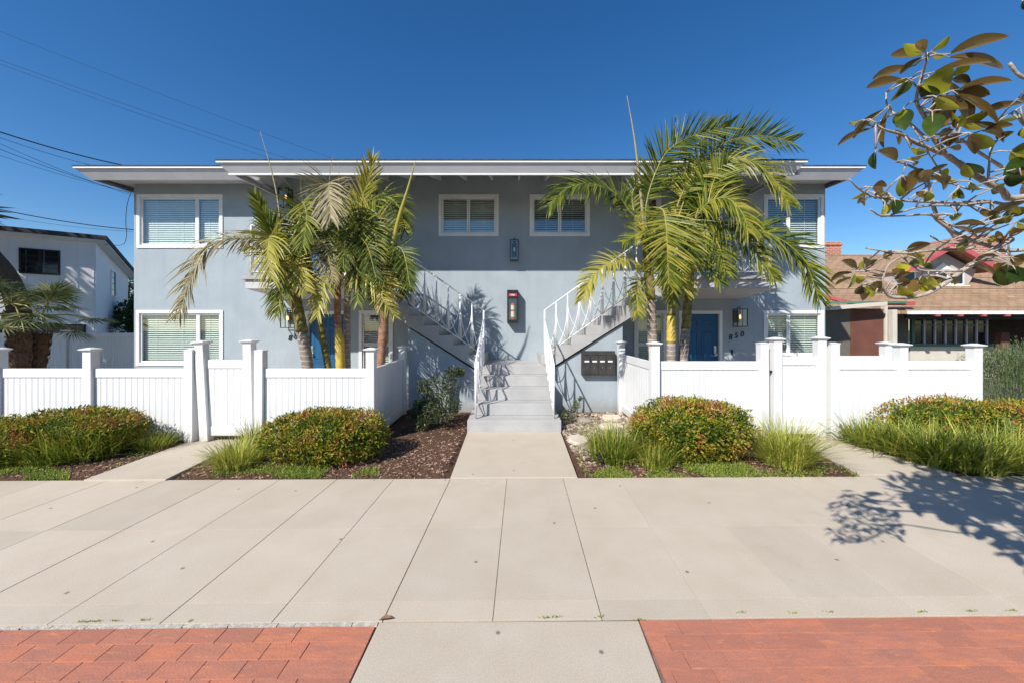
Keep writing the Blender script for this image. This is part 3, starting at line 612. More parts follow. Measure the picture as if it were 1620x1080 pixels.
# ------------------------------------------------------------------ staircase
stc = thing('staircase', (0, 6.32, 0), 'grey painted concrete entrance steps splitting left and right to both balconies', 'staircase')
Ds = [6.32, 6.70, 7.09, 7.47, 7.84]; wl = [(-.757, .812), (-.665, .730), (-.655, .715), (-.65, .705), (-.645, .70)]
for i in range(5):
    z0 = .196 * i if i else -.05; z1 = .196 * (i + 1)
    m_ = MB(); yb = Ds[i + 1] - .001 if i < 4 else SB - .0
    m_.box(wl[i][0], wl[i][1], Ds[i], SB if i == 4 else SB, z0 + (.0 if i == 0 else .0005), z1)
    m_.build('step' if i < 4 else 'landing', M['stair'], stc, bevel=.008)
def flight(sg):
    x0 = .585
    sl = MB()
    n_ = 9
    for i in range(n_):
        a = x0 + RUN * i; b2 = a + RUN if i < n_ - 1 else a + .02
        z0 = ZL + RIS * i; z1 = z0 + RIS
        m_ = MB(); xx = sorted((sg * a, sg * (b2 + (.001 if i < n_ - 1 else 0))))
        m_.box(xx[0], xx[1], SF, SB - .002 * (i + 1), z0 + .0005 if i else ZL + .0008, z1 - (.0008 if i == n_ - 1 else 0)); m_.build('step', M['stair'], stc, bevel=.006)
    th = .17
    pts = [(sg * (x0 + .12), ZL - .10), (sg * (x0 + .12), ZL + .0004), (sg * (x0 + .02 + RUN * (n_ - 1)), ZL + RIS * (n_ - 1)), (sg * (3.115), 2.715), (sg * 3.115, 2.56)]
    xe = x0 + .12 + (2.50 - (ZL - .10)) / (RIS / RUN)
    pts = [(sg * (x0 + .12), ZL - .12), (sg * (x0 + .12), ZL + .0002 + .12 * RIS / RUN - .004), (sg * (x0 + RUN * n_ - .02), ZL + RIS * n_ - .02), (sg * 3.118, 2.56), (sg * 3.118, ZL - .12 + (3.118 - x0 - .12) * RIS / RUN - .03)]
    sl.prism(pts, 'y', SF + .002, SB - .03); sl.build('stringer', M['stair'], stc)
flight(1); flight(-1)

# ------------------------------------------------------------------ railings
def arcs(mb, top0, bot1, rr=.0075, n=9):     # rod leaving a post top and sweeping down to the next post foot
    a, b_ = Vector(top0), Vector(bot1); pts = []
    for i in range(n + 1):
        t = i / n; h = t ** 2.6
        p = a.lerp(b_, h); p.z = a.z + (b_.z - a.z) * (1 - (1 - t) ** 1.15); pts.append(p)
    mb.tube(pts, rr, 5)
def railing(parent, A, B, H, base, npan, posts_full=(0,), bo=.09):
    """A,B: ground line ends; H rail height; bars parented to the railing"""
    A, B = Vector(A), Vector(B); up = Vector((0, 0, 1))
    m_ = MB(); m_.tube([A + up * H, B + up * H], .016, 8); m_.build('handrail', M['white_metal'], parent, smooth=True)
    m_ = MB(); m_.tube([A + up * bo, B + up * bo], .010, 6); m_.build('bottom_rail', M['white_metal'], parent, smooth=True)
    for i in range(npan + 1):
        p = A.lerp(B, i / npan); m_ = MB()
        r_ = .013 if i not in posts_full else .018
        z0 = bo if i not in posts_full else 0
        m_.tube([p + up * z0, p + up * H], r_, 6 if r_ < .016 else 8); m_.build('baluster', M['white_metal'], parent, smooth=True)
        m_ = MB(); ok = False
        for j in (i - 1, i + 1):
            if 0 <= j <= npan:
                q = A.lerp(B, j / npan); arcs(m_, p + up * (H - .01), q + up * bo); ok = True
                q2 = A.lerp(B, (i + (j - i) * .14) / npan); m_.tube([p + up * (H - .02), q2 + up * bo], .007, 5)
        if ok: m_.build('curved_rod', M['white_metal'], parent, smooth=True)
grp = 'white wrought iron railings'
def mkr(label, pos): return thing('railing', pos, label, 'railing', grp)
r_ = mkr('white iron railing left of the lower front steps', (-.62, 6.38, .196))
railing(r_, (-.63, 6.45, .196), (-.60, 7.83, ZL), .93, 0, 6, (0, 6), .10)
r_ = mkr('white iron railing right of the lower front steps', (.70, 6.38, .196))
railing(r_, (.70, 6.45, .196), (.665, 7.83, ZL), .93, 0, 6, (0, 6), .10)
r_ = mkr('white iron railing climbing the left stair flight toward the palm trees', (-.60, SF + .03, ZL))
railing(r_, (-.60, SF + .03, ZL + .12), (-3.05, SF + .03, 2.80 + .02), 1.0, 0, 10, (0, 10), .06)
r_ = mkr('white iron railing climbing the right stair flight above the mailboxes', (.665, SF + .03, ZL))
railing(r_, (.665, SF + .03, ZL + .12), (3.05, SF + .03, 2.80 + .02), 1.0, 0, 10, (0, 10), .06)
r_ = mkr('white iron balcony railing behind the left palm cluster', (-4.3, 7.85, 2.8))
railing(r_, (-3.10, 7.86, 2.80), (-5.42, 7.86, 2.80), 1.06, 0, 8, (0, 8), .10); railing(r_, (-5.42, 7.90, 2.80), (-5.42, 9.05, 2.80), 1.06, 0, 4, (0, 4), .10)
r_ = mkr('white iron balcony railing behind the right palm cluster', (4.3, 7.85, 2.8))
railing(r_, (3.10, 7.86, 2.80), (5.35, 7.86, 2.80), 1.06, 0, 8, (0, 8), .10); railing(r_, (5.35, 7.90, 2.80), (5.35, 9.05, 2.80), 1.06, 0, 4, (0, 4), .10)

# ------------------------------------------------------------------ wall lanterns, extinguisher, mailboxes, numbers
bulb, nt_, bb = newmat('warm_bulb'); bb.inputs['Emission Color'].default_value = (1, .55, .2, 1); bb.inputs['Emission Strength'].default_value = 1.5; bb.inputs['Base Color'].default_value = (1, .8, .5, 1)
def lantern(x, z, w, h, d, label):       # centre x, bottom z
    t = thing('wall_lantern', (x, DW, z), label, 'lantern', 'black wall lanterns'); y1 = DW - .05; y0 = y1 - d; r = .008
    m_ = MB(); x0, x1 = x - w / 2, x + w / 2
    for xx in (x0, x1 - 2 * r):
        for yy in (y0, y1 - 2 * r): m_.box(xx, xx + 2 * r, yy, yy + 2 * r, z + .0162, z + h - .0162)
    for zz in (z, z + h - 2 * r):
        m_.box(x0, x1, y0, y0 + 2 * r, zz, zz + 2 * r); m_.box(x0, x1, y1 - 2 * r, y1, zz, zz + 2 * r); m_.box(x0, x0 + 2 * r, y0 + 2 * r, y1 - 2 * r, zz, zz + 2 * r); m_.box(x1 - 2 * r, x1, y0 + 2 * r, y1 - 2 * r, zz, zz + 2 * r)
    m_.build('cage', M['black'], t)
    m_ = MB(); m_.box(x - w * .3, x + w * .3, DW - .018, DW - .001, z + .10, z + h * .9); m_.tube([(x, DW - .018, z + h + .03), (x, (y0 + y1) / 2, z + h + .05), (x, (y0 + y1) / 2, z + h)], .009, 6); m_.box(x - .01, x + .01, DW - .05, DW - .017, z + h * .5, z + h * .5 + .02)
    m_.build('bracket', M['black'], t)
    m_ = MB(); yc = (y0 + y1) / 2; m_.tube([(x, yc, z + h - .016), (x, yc, z + h * .72)], .022, 8); m_.build('socket', M['black'], t)
    m_ = MB(); m_.ball((x, yc, z + h * .55), .022, .022, .055, 10, 8); m_.build('bulb', bulb if w > .22 else M['cream'], t, smooth=True)
    for (a, b_) in (((x0 + .016, y0 + .007), (x1 - .016, y0 + .007)), ((x0 + .007, y0 + .016), (x0 + .007, y1 - .016)), ((x1 - .007, y0 + .016), (x1 - .007, y1 - .016))):
        g = MB(); g.quad((a[0], a[1], z + .016), (b_[0], b_[1], z + .016), (b_[0], b_[1], z + h - .016), (a[0], a[1], z + h - .016)); g.build('pane', M['glass'], t)
lantern(WX(813.5), WZ(414), .20, .48, .17, 'slim black lantern high on the wall between the upper windows')
lantern(WX(461), WZ(519), .24, .42, .20, 'black lantern beside the left ground floor blue door')
lantern(WX(1165), WZ(517), .24, .42, .20, 'black lantern above the number 850 by the right door')
lantern(WX(458), WZ(331), .24, .42, .20, 'black lantern on the upper wall over the left palm')
ex = thing('fire_extinguisher_cabinet', (WX(811), DW, WZ(511)), 'black wall cabinet with a red sign holding an extinguisher above the landing', 'cabinet')
x0, x1, z0, z1 = WX(802.5), WX(819.5), WZ(511), WZ(460.5); y0 = DW - .23; t = .016
m_ = MB(); m_.box(x0, x1, DW - .012, DW - .001, z0, z1); m_.box(x0, x0 + t, y0, DW - .012, z0, z1); m_.box(x1 - t, x1, y0, DW - .012, z0, z1); m_.box(x0 + t, x1 - t, y0, DW - .012, z0, z0 + t); m_.box(x0 + t, x1 - t, y0, DW - .012, z1 - t, z1)
m_.build('case', M['black'], ex)
m_ = MB(); f_ = .03; m_.box(x0 + t, x1 - t, y0, y0 + .008, z1 - .20, z1 - t); m_.box(x0 + t, x1 - t, y0, y0 + .008, z0 + t, z0 + .07); m_.box(x0 + t, x0 + t + .02, y0, y0 + .008, z0 + .07, z1 - .20); m_.box(x1 - t - .02, x1 - t, y0, y0 + .008, z0 + .07, z1 - .20); m_.build('door', M['black'], ex)
m_ = MB(); m_.box(x0 + .04, x1 - .035, y0 - .004, y0 - .001, z1 - .145, z1 - .085); sg_ = m_.build('sign', M['redsign'], ex)
def text(s, size, loc, mat, parent, name, rot=(math.pi / 2, 0, 0), ext=.002, shear=0.0, bold=0.0):
    cu = bpy.data.curves.new(name, 'FONT'); cu.body = s; cu.size = size; cu.extrude = ext; cu.align_x = 'CENTER'; cu.shear = shear; cu.offset = bold
    cu.materials.append(mat); cu.resolution_u = 4; tmp = bpy.data.objects.new('tmp', cu); COL.objects.link(tmp); dg = bpy.context.evaluated_depsgraph_get()
    me = bpy.data.meshes.new_from_object(tmp.evaluated_get(dg)); bpy.data.objects.remove(tmp); me.name = name
    o = bpy.data.objects.new(name, me); COL.objects.link(o); o.rotation_euler = rot; loc = Vector(loc)
    o.location = loc
    if parent: o.parent = parent; o.location = loc - W[parent]
    W[o] = loc; return o
text('FIRE', .055, ((x0 + x1) / 2, y0 - .006, z1 - .135), M['white'], sg_, 'lettering')
e2 = thing('fire_extinguisher', ((x0 + x1) / 2, DW - .12, z0 + .03), 'red fire extinguisher with cream labels inside the black cabinet', 'extinguisher')
xc, yc = (x0 + x1) / 2, DW - .12
m_ = MB(); m_.tube([(xc, yc, z0 + .07), (xc, yc, z0 + .09), (xc, yc, z0 + .42), (xc, yc, z0 + .46), (xc, yc, z0 + .475)], [.045, .055, .055, .035, .018], 16); m_.build('tank', M['red'], e2, smooth=True)
m_ = MB(); m_.tube([(xc, yc, z0 + .14), (xc, yc, z0 + .27)], .0565, 16, cap=False); m_.tube([(xc, yc, z0 + .31), (xc, yc, z0 + .41)], .0565, 16, cap=False); m_.build('label_band', M['cream'], e2, smooth=True)
m_ = MB(); m_.tube([(xc, yc, z0 + .475), (xc, yc, z0 + .52)], .014, 8); m_.box(xc - .05, xc + .03, yc - .01, yc + .01, z0 + .515, z0 + .53); m_.box(xc - .05, xc + .02, yc - .01, yc + .01, z0 + .49, z0 + .50); m_.build('handle', M['black'], e2)
g = MB(); g.box(x0 + t + .021, x1 - t - .021, y0 + .002, y0 + .006, z0 + .071, z1 - .201); g.build('pane', M['glass'], ex)
# mailboxes on the enclosure under the right flight
YM = SF + .06; s7 = F / YM
def MXx(px): return (px - CX) / s7
def MZz(py): return EYE - (py - CY) / s7
mb_ = thing('mailbox_unit', (MXx(945), YM, MZz(592)), 'dark bronze bank of four mailboxes on the wall under the right stairs', 'mailbox')
x0, x1, z0, z1 = MXx(919), MXx(970.5), MZz(592), MZz(554.5)
m_ = MB(); m_.box(x0, x1, YM - .13, YM - .001, z0, z1); m_.build('case', M['mailbox'], mb_, bevel=.004)
for i in range(4):
    a = x0 + .02 + (x1 - x0 - .04) * i / 4; b_ = a + (x1 - x0 - .04) / 4 - .008
    d_ = MB(); d_.box(a, b_, YM - .14, YM - .1305, z0 + .02, z1 - .09); dd = d_.build('mailbox_door', M['mailbox'], mb_, bevel=.003)
    l_ = MB(); l_.box(a + .03, b_ - .03, YM - .146, YM - .1405, z0 + .27, z0 + .30); l_.build('name_tag', M['white'], dd)
    k_ = MB(); k_.tube([((a + b_) / 2, YM - .15, z0 + .16), ((a + b_) / 2, YM - .1405, z0 + .16)], .009, 8); k_.build('lock', M['chrome'], dd)
m_ = MB(); m_.box(x0 + .02, x1 - .02, YM - .138, YM - .1305, z1 - .08, z1 - .015); m_.build('top_flap', M['mailbox'], mb_)
def housenum(s, x, z, label, dx=.14, dz=.035):
    t = thing('house_number', (x, DW, z), label, 'house number', 'black house numbers')
    for i, ch_ in enumerate(s):
        text(ch_, .185, (x + i * dx, DW - .012, z + i * dz), M['black'], t, 'digit', ext=.006, shear=.15)
housenum('850', WX(1155), WZ(537), 'slanting black number 850 beside the right blue door')
housenum('85', WX(459), WZ(538.5), 'slanting black number beginning 85 beside the left blue door')
m_ = MB(); m_.box(WX(1156), WX(1158.5), DW - .03, DW - .001, WZ(560), WZ(553)); o = m_.build('doorbell', M['black']); o['label'] = 'tiny black doorbell below the number 850'; o['category'] = 'doorbell'

# ------------------------------------------------------------------ white vinyl fences and gates
BWD = .0905
def chamfer_board(h):
    w = BWD / 2 - .0003; m_ = MB(); c = .008
    m_.prism([(-w, .011), (w, .011), (w, -.006), (w - c, -.011), (-w + c, -.011), (-w, -.006)], 'z', 0, h); return m_
_bm = {}
def board_mesh(h):
    k = round(h, 3)
    if k not in _bm: _bm[k] = chamfer_board(h).mesh('board', M['vinyl'])
    return _bm[k]
def panel(parent, A, B, zb, zt, rt=.135, rb=.14):
    A, B = Vector((A[0], A[1], 0)), Vector((B[0], B[1], 0)); d = (B - A); L_ = d.length; an = math.atan2(d.y, d.x); u = d.normalized(); nrm = Vector((-u.y, u.x, 0))
    def rail(z0, z1, nm):
        m_ = MB(); m_.box(0, L_, -.022, .022, z0, z1); me = m_.mesh(nm, M['vinyl']); o = place(nm, me, parent, A, an)
        bv = o.modifiers.new('bevel', 'BEVEL'); bv.width = .006; bv.segments = 2
    rail(zt - rt, zt, 'rail'); rail(zb, zb + rb, 'rail')
    n_ = max(1, round(L_ / BWD)); 
    me = board_mesh(zt - rt - zb - rb + .0)
    for i in range(n_):
        p = A + u * (L_ * (i + .5) / n_); o = place('board', me, parent, (p.x, p.y, zb + rb), an); o.scale.x = (L_ / n_) / BWD
def post(parent, x, y, zt, flare=True, zb=-.04, w=.127, lean=0.0, rot=0.0):
    m_ = MB(); h = w / 2; m_.box(-h, h, -h, h, zb, zt - .02); me = m_.mesh('post', M['vinyl']); o = place('post', me, parent, (x, y, 0), rot + U(-.02, .02)); o.rotation_euler[0] = U(-.004, .004)
    bv = o.modifiers.new('bevel', 'BEVEL'); bv.width = .006; bv.segments = 2
    o.rotation_euler[1] = lean if lean else U(-.006, .006)
    c = MB()
    if flare:
        c.frustum((0, 0), h + .004, h + .004, zt - .045, h + .026, h + .026, zt - .018); c.frustum((0, 0), h + .032, h + .032, zt - .0178, h + .032, h + .032, zt - .006); c.frustum((0, 0), h + .032, h + .032, zt - .0058, .02, .02, zt + .018)
    else:
        c.frustum((0, 0), h + .004, h + .004, zt - .0198, h + .004, h + .004, zt - .006); c.frustum((0, 0), h + .004, h + .004, zt - .0058, .02, .02, zt + .006)
    cm = c.mesh('cap', M['vinyl']); co = bpy.data.objects.new('cap', cm); COL.objects.link(co); co.parent = o; W[co] = W[o]
    return o
YF = 5.76; sf = F / YF
def FX(px): return (px - CX) / sf
def FZ(py): return EYE - (py - CY) / sf
hp = .0635
fgrp = 'white vinyl fences along the front beds'
# left run
f1 = thing('fence', (FX(160), YF, 0), 'white vinyl fence run left of the left gate', 'fence', fgrp)
pc = [FX(-2), FX(144.5)]; p2 = FX(303)
post(f1, FX(-152), YF, 1.42); post(f1, pc[0], YF, 1.42); post(f1, pc[1], YF, 1.42); post(f1, p2, YF, FZ(552), False)
ztL = FZ(582.5)
panel(f1, (FX(-152) + hp + .001, YF), (pc[0] - hp - .001, YF), .05, ztL); panel(f1, (pc[0] + hp + .001, YF), (pc[1] - hp - .001, YF), .05, ztL); panel(f1, (pc[1] + hp + .001, YF), (p2 - hp - .001, YF), .03, ztL)
def gate(label, xa, xb, y, zcap, zt, zb, lean, latch):
    g = thing('gate', ((xa + xb) / 2, y, 0), label, 'gate', 'white vinyl gates')
    post(g, xa, y, zcap, True, .02, lean=lean); post(g, xb, y, zcap + .015, True, .02, lean=lean * .35)
    panel(g, (xa + hp + .001 + lean * .6, y), (xb - hp - .001, y), zb, zt, .13, .14)
    m_ = MB(); m_.box(xa - hp - .05, xa - hp - .002, y - .02, y + .02, latch, latch + .035); m_.build('latch', M['black'], g)
gate('white vinyl gate left of the yellow-trunked palms, tilting slightly open', FX(325), FX(396), YF + .03, FZ(540), FZ(569), .10, -.058, FZ(593))
f2 = thing('fence', (FX(500), YF, 0), 'white vinyl fence section in front of the left palm trunks', 'fence', fgrp)
p3, p4 = FX(412), FX(588)
post(f2, p3, YF, FZ(553), False); post(f2, p4, YF, 1.42)
panel(f2, (p3 + hp + .001, YF), (p4 - hp - .001, YF), .03, ztL)
xr = FX(593) ; yr = 7.10
yr = 7.72
post(f2, -2.235, yr, 1.37)
panel(f2, (p4 - .02, YF + hp + .001), (-2.235, yr - hp - .001), .03, ztL - .01)
# right run
YG = 5.88; sg2 = F / YG
def HX(px): return (px - CX) / sg2
def HZ(py): return EYE - (py - CY) / sg2
ztR = HZ(571)
f3 = thing('fence', (HX(1120), YG, 0), 'white vinyl fence section in front of the right blue door', 'fence', fgrp)
q0 = HX(1035.5); q1 = HX(1207)
post(f3, q0, YG, HZ(542)); post(f3, q1, YG, HZ(542), False); post(f3, 2.215, 7.72, 1.46)
panel(f3, (q0 + hp + .001, YG), (q1 - hp - .001, YG), .04, ztR); panel(f3, (2.215, 7.72 - hp - .001), (q0 - .01, YG + hp + .001), .06, ztR - .01)
gate('white vinyl gate right of the rounded shrub, closed', HX(1227), HX(1296), YG, HZ(535), HZ(564), .10, 0.0, HZ(589))
f4 = thing('fence', (HX(1430), YG, 0), 'white vinyl fence run right of the right gate, ending at the hedge', 'fence', fgrp)
q2, q3, q4 = HX(1316), HX(1424), HX(1541)
post(f4, q2, YG, HZ(542), False); post(f4, q3, YG, HZ(544)); post(f4, q4, YG, HZ(545))
panel(f4, (q2 + hp + .001, YG), (q3 - hp - .001, YG), .04, HZ(570.5)); panel(f4, (q3 + hp + .001, YG), (q4 - hp - .001, YG), .04, HZ(570.5))
f5 = thing('fence', (6.0, 6.5, 0), 'short white fence piece just behind the right run', 'fence', fgrp)
post(f5, (1402 - CX) / F * 6.5, 6.5, EYE - 22 * 6.5 / F, True)
panel(f5, ((1318 - CX) / F * 6.5, 6.5), ((1402 - CX) / F * 6.5 - hp - .001, 6.5), .05, EYE - 42.5 * 6.5 / F)

# ------------------------------------------------------------------ shrubs, grasses, weeds
def leaf(mb, c, d, n, l, w, r, fold=.25):
    d = d.normalized(); s = d.cross(n)
    if s.length < 1e-4: s = d.cross(Vector((1, .3, .2)))
    s.normalize(); nn = s.cross(d)
    m = c + d * l * .5
    mb.add([c, m + s * w / 2 + nn * w * fold, c + d * l, m - s * w / 2 + nn * w * fold, m], [(0, 1, 4), (1, 2, 4), (2, 3, 4), (3, 0, 4)], r)
def rv():
    while True:
        v = Vector((U(-1, 1), U(-1, 1), U(-1, 1)))
        if .05 < v.length < 1: return v.normalized()
def shrub(name, blobs, n, lsize, mat, label, group, seed, redtop=.45, stem=True, cat='shrub'):
    random.seed(seed)
    c0 = blobs[0]
    t = thing(name, (c0[0], c0[1], 0), label, cat, group)
    mb = MB(); tot = sum(b_[3] * b_[4] + b_[3] * b_[5] + b_[4] * b_[5] for b_ in blobs)
    for (x, y, z, rx, ry, rz) in blobs:
        mb.ball((x, y, z), rx * .74, ry * .74, rz * .78, 16, 10, .08, .05)
        k = int(n * (rx * ry + rx * rz + ry * rz) / tot)
        for _ in range(k):
            v = rv()
            lump = 1 + .13 * noise.noise((v.x * 2.6 + seed, v.y * 2.6, v.z * 2.6)) + .10 * noise.noise((v.x * 8, v.y * 8 + seed, v.z * 8))
            if noise.noise((v.x * 6 + 9, v.y * 6, v.z * 6 + seed)) < -.38 and R() < .75: continue
            if R() < .012: lump *= U(1.05, 1.16)
            # flattened super-ellipsoid profile like a clipped bush
            q = (abs(v.x) ** 2.6 + abs(v.y) ** 2.6 + abs(v.z) ** 2.6) ** (-1 / 2.6)
            dep = U(.80, 1.02) if R() < .8 else U(.4, .85)
            p = Vector((x + v.x * q * rx * lump * dep, y + v.y * q * ry * lump * dep, z + v.z * q * rz * lump * dep))
            if p.z < .015: continue
            nrm = Vector((v.x / rx, v.y / ry, v.z / rz)).normalized()
            d = (nrm * U(.2, 1.2) + rv() * .9 + Vector((0, 0, .35))).normalized()
            top = max(0, v.z)
            rr = U(0, .62) + (redtop * noise.noise((p.x * 5, p.y * 5, p.z * 5)) * 1.6 + redtop * .45 * top)
            if R() < .05 * redtop: rr = U(.75, 1.0)
            leaf(mb, p, d, nrm + rv() * .6, lsize * U(.55, 1.4), lsize * U(.3, .5), min(1, max(0, rr)))
    mb.build('foliage', mat, t)
    if stem:
        s_ = MB()
        for i in range(9):
            a = U(0, 6.28); x, y, z, rx, ry, rz = blobs[i % len(blobs)]
            s_.tube([(x, y, -.02), (x + rx * .4 * math.cos(a), y + ry * .4 * math.sin(a), z * .8), (x + rx * .7 * math.cos(a), y + ry * .7 * math.sin(a), z + rz * .4)], [.018, .012, .006], 5)
        s_.build('stem', M['bark_dark'], t)
    return t
hg = 'clipped red-tipped shrubs in the front beds'
def bb_(px0, px1, pyt, pyb, depth):     # bush ellipsoid from picture extents of its front-bottom
    g = G((px0 + px1) / 2, pyb); y = g.y + depth / 2; s = F / y; xw = (px1 - px0) / s / 2; x = ((px0 + px1) / 2 - CX) / s; zt = EYE - (pyt - CY) / s
    return (x, y, zt / 2, xw, depth / 2, zt / 2)
shrub('hawthorn_shrub', [bb_(427, 608, 650, 747, .95)], 16000, .046, M['shrub'], 'rounded reddish-green shrub in front of the left fence beside the mulch', hg, 11)
shrub('hawthorn_shrub', [bb_(1000, 1183, 632, 742, .95)], 16000, .046, M['shrub'], 'boxy green shrub with red tips in front of the right fence', hg, 12)
shrub('hawthorn_shrub', [bb_(40, 212, 648, 738, 1.0), bb_(-90, 90, 664, 752, 1.0)], 22000, .048, M['shrub'], 'long spreading shrub with russet leaves at the far left of the sidewalk', hg, 13)
shrub('hawthorn_shrub', [bb_(1385, 1570, 627, 715, 1.0), bb_(1530, 1720, 636, 735, 1.1)], 20000, .048, M['shrub'], 'long red-tipped shrub behind the tall grass at the far right', hg, 14, redtop=.6)

def blade(mb, base, dirv, h, lean, w, r, curl=1.0):
    pts = []; n = 4
    for i in range(n + 1):
        t = i / n; pts.append(base + Vector((dirv.x * lean * t ** 1.7, dirv.y * lean * t ** 1.7, h * (t - .18 * curl * t * t * lean / max(h, .01)))))
    s = Vector((-dirv.y, dirv.x, 0)) + Vector((U(-.5, .5), U(-.5, .5), 0)); s.normalize()
    vs = []; fs = []
    for i, p in enumerate(pts[:-1]):
        ww = w * (1 - (i / n) ** 1.5) / 2; vs += [p + s * ww, p - s * ww]
    vs.append(pts[-1])
    for i in range(n - 1): fs.append((2 * i, 2 * i + 1, 2 * i + 3, 2 * i + 2))
    fs.append((2 * n - 2, 2 * n - 1, 2 * n)); mb.add(vs, fs, r)
def grass(px, py, n, h, rad, lean, label, seed, w=.009, mat='grassy', lo=0.0, hi=1.0, name='grass_clump', squash=1.0):
    random.seed(seed); g = G(px, py, 0.0); mb = MB()
    for _ in range(n):
        a = U(0, 6.283); rr = rad * math.sqrt(R()); base = Vector((g.x + rr * math.cos(a), g.y + rr * math.sin(a) * squash, 0.005))
        b_ = a + U(-.8, .8); blade(mb, base, Vector((math.cos(b_), math.sin(b_), 0)), h * (U(.7, 1.08) if R() < .3 else U(.35, .8)), lean * U(.1, 1.3) * (.5 + rr / rad * .8), w * 1.15 * U(.8, 1.6), U(lo, hi))
    o = mb.build(name, M[mat]); o['label'] = label; o['category'] = 'grass clump'; o['group'] = 'strappy grass clumps in the beds'; return o
grass(100, 728, 1000, .52, .30, .34, 'bright green grass clump in front of the far left shrub, on its left', 21, .011, hi=.7)
grass(150, 722, 900, .52, .28, .36, 'bright green grass clump in front of the far left shrub, on its right', 22, .011, hi=.75)
grass(245, 708, 500, .34, .22, .24, 'low grass tuft left of the left gate walk', 23, .007)
grass(378, 735, 800, .42, .24, .30, 'low bright grass clump between the left gate walk and the round shrub', 24, .008, lo=.3)
grass(403, 715, 320, .58, .16, .22, 'tall thin grass tuft close to the left gate post', 25, .007)
grass(968, 728, 900, .56, .24, .32, 'green grass clump left of the boxy right shrub', 26, .009, hi=.8)
grass(1035, 735, 600, .42, .22, .24, 'short mixed grass tuft touching the boxy right shrub', 27, .007)
grass(1240, 733, 1200, .68, .26, .50, 'wispy pale grass clump between the boxy shrub and the right gate walk', 28, .0075, lo=.2)
for i, (px, py, h, lb) in enumerate(((1375, 705, .58, 'grass clump nearest the right gate, leaning over the walk'), (1425, 718, .62, 'second grass clump from the right gate along the walk'),
                                 (1475, 733, .70, 'tall grass clump behind the right spotlight'), (1540, 742, .74, 'tall grass clump with the dark shaded base near the sidewalk'), (1605, 742, .70, 'grass clump at the right edge beside the sidewalk'))):
    grass(px, py, 560, h * .88, .26, .46, lb, 30 + i, .0135, hi=.85)
# ground cover
random.seed(50)
gc = MB()
def cover(px0, px1, py0, py1, n, s=.016):
    for _ in range(n):
        p = G(U(px0, px1), U(py0, py1), 0); 
        if noise.noise((p.x * 2.2, p.y * 2.2, 5)) < -.12: continue
        if p.y < Yfar(p.x) - .02: continue
        if not inbed(p.x, p.y): continue
        z = bedz(p.x, p.y) + U(0, .035)
        if R() < .3: blade(gc, Vector((p.x, p.y, z - .02)), Vector((U(-1, 1), U(-1, 1), 0)).normalized(), U(.03, .08), U(.01, .05), .006, R())
        else: leaf(gc, Vector((p.x, p.y, z)), (rv() + Vector((0, 0, .8))), rv(), s * U(.6, 1.5), s * .6, R())
cover(335, 560, 735, 756, 5000); cover(440, 600, 742, 752, 1800); cover(-10, 110, 742, 758, 3000); cover(170, 290, 712, 742, 900); cover(940, 1200, 738, 755, 7000); cover(1000, 1180, 728, 745, 2500); cover(900, 960, 700, 755, 900); cover(1200, 1360, 740, 754, 1500); cover(1000, 1030, 690, 740, 500)
cover(1420, 1530, 720, 748, 700)
o = gc.build('ground_cover', M['weed']); o['kind'] = 'stuff'; o['label'] = 'low green weeds creeping over the bed edges'; o['category'] = 'ground cover'
random.seed(51); gw = MB()
for (px, py) in ((130, 984), (152, 983), (185, 982), (228, 981), (862, 977), (880, 976), (945, 976), (1010, 980), (1172, 969), (1255, 970), (1460, 968), (1540, 967), (1600, 966), (1310, 968)):
    for _ in range(16):
        g = G(px + U(-9, 9), py + U(-.6, .6)); leaf(gw, g + Vector((0, 0, .0)), rv() + Vector((0, 0, 1.3)), rv(), U(.008, .02), .005, U(.2, 1))
o = gw.build('joint_weeds', M['weed']); o['kind'] = 'stuff'; o['label'] = 'small weeds sprouting from the joint before the bricks'; o['category'] = 'weeds'
# dark leggy shrub left of the stairs
def leggy(label, cx, cy, spots, n, seed, mat, lsize, name='leggy_shrub'):
    random.seed(seed); t = thing(name, (cx, cy, 0), label, 'shrub'); s_ = MB(); f_ = MB()
    for (x, y, z, r) in spots:
        s_.tube(catmull([(cx + U(-.05, .05), cy + U(-.05, .05), -.02), ((cx + x) / 2 + U(-.06, .06), (cy + y) / 2, z * .45), (x, y, z)], 5), [.016 - .0011 * i for i in range(11)], 6)
        for _ in range(5):
            v = rv() * r * .8; s_.tube([(x, y, z), (x + v.x, y + v.y, z + v.z)], [.005, .002], 4)
        for _ in range(n):
            v = rv() * r * (R() ** .45); p = Vector((x, y, z)) + v; leaf(f_, p, v + rv() * .1, rv() + Vector((0, 0, .6)), lsize * U(.7, 1.3), lsize * .42, R())
    f_.build('foliage', mat, t); s_.build('stem', M['bark'], t)
c = G(700, 668, 0)
sp = []
for (px, py, D, r) in ((690, 605, 6.9, .17), (715, 590, 6.95, .12), (672, 612, 6.8, .14), (700, 625, 6.75, .16), (664, 640, 6.6, .10), (682, 650, 6.45, .14), (700, 655, 6.4, .15), (668, 668, 6.35, .12), (718, 640, 6.6, .13), (728, 588, 7.0, .07), (655, 655, 6.4, .08), (712, 612, 6.9, .16), (684, 632, 6.6, .15)):
    p = P(px, py, D); sp.append((p.x, p.y, p.z, r))
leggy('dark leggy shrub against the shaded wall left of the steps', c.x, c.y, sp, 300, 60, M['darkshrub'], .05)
c = G(900, 668, 0); sp = []
for (px, py, D, r) in ((905, 650, 6.9, .10), (898, 662, 6.8, .09), (912, 640, 6.95, .07), (918, 630, 7.0, .04), (893, 655, 6.9, .09)): p = P(px, py, D); sp.append((p.x, p.y, p.z, r))
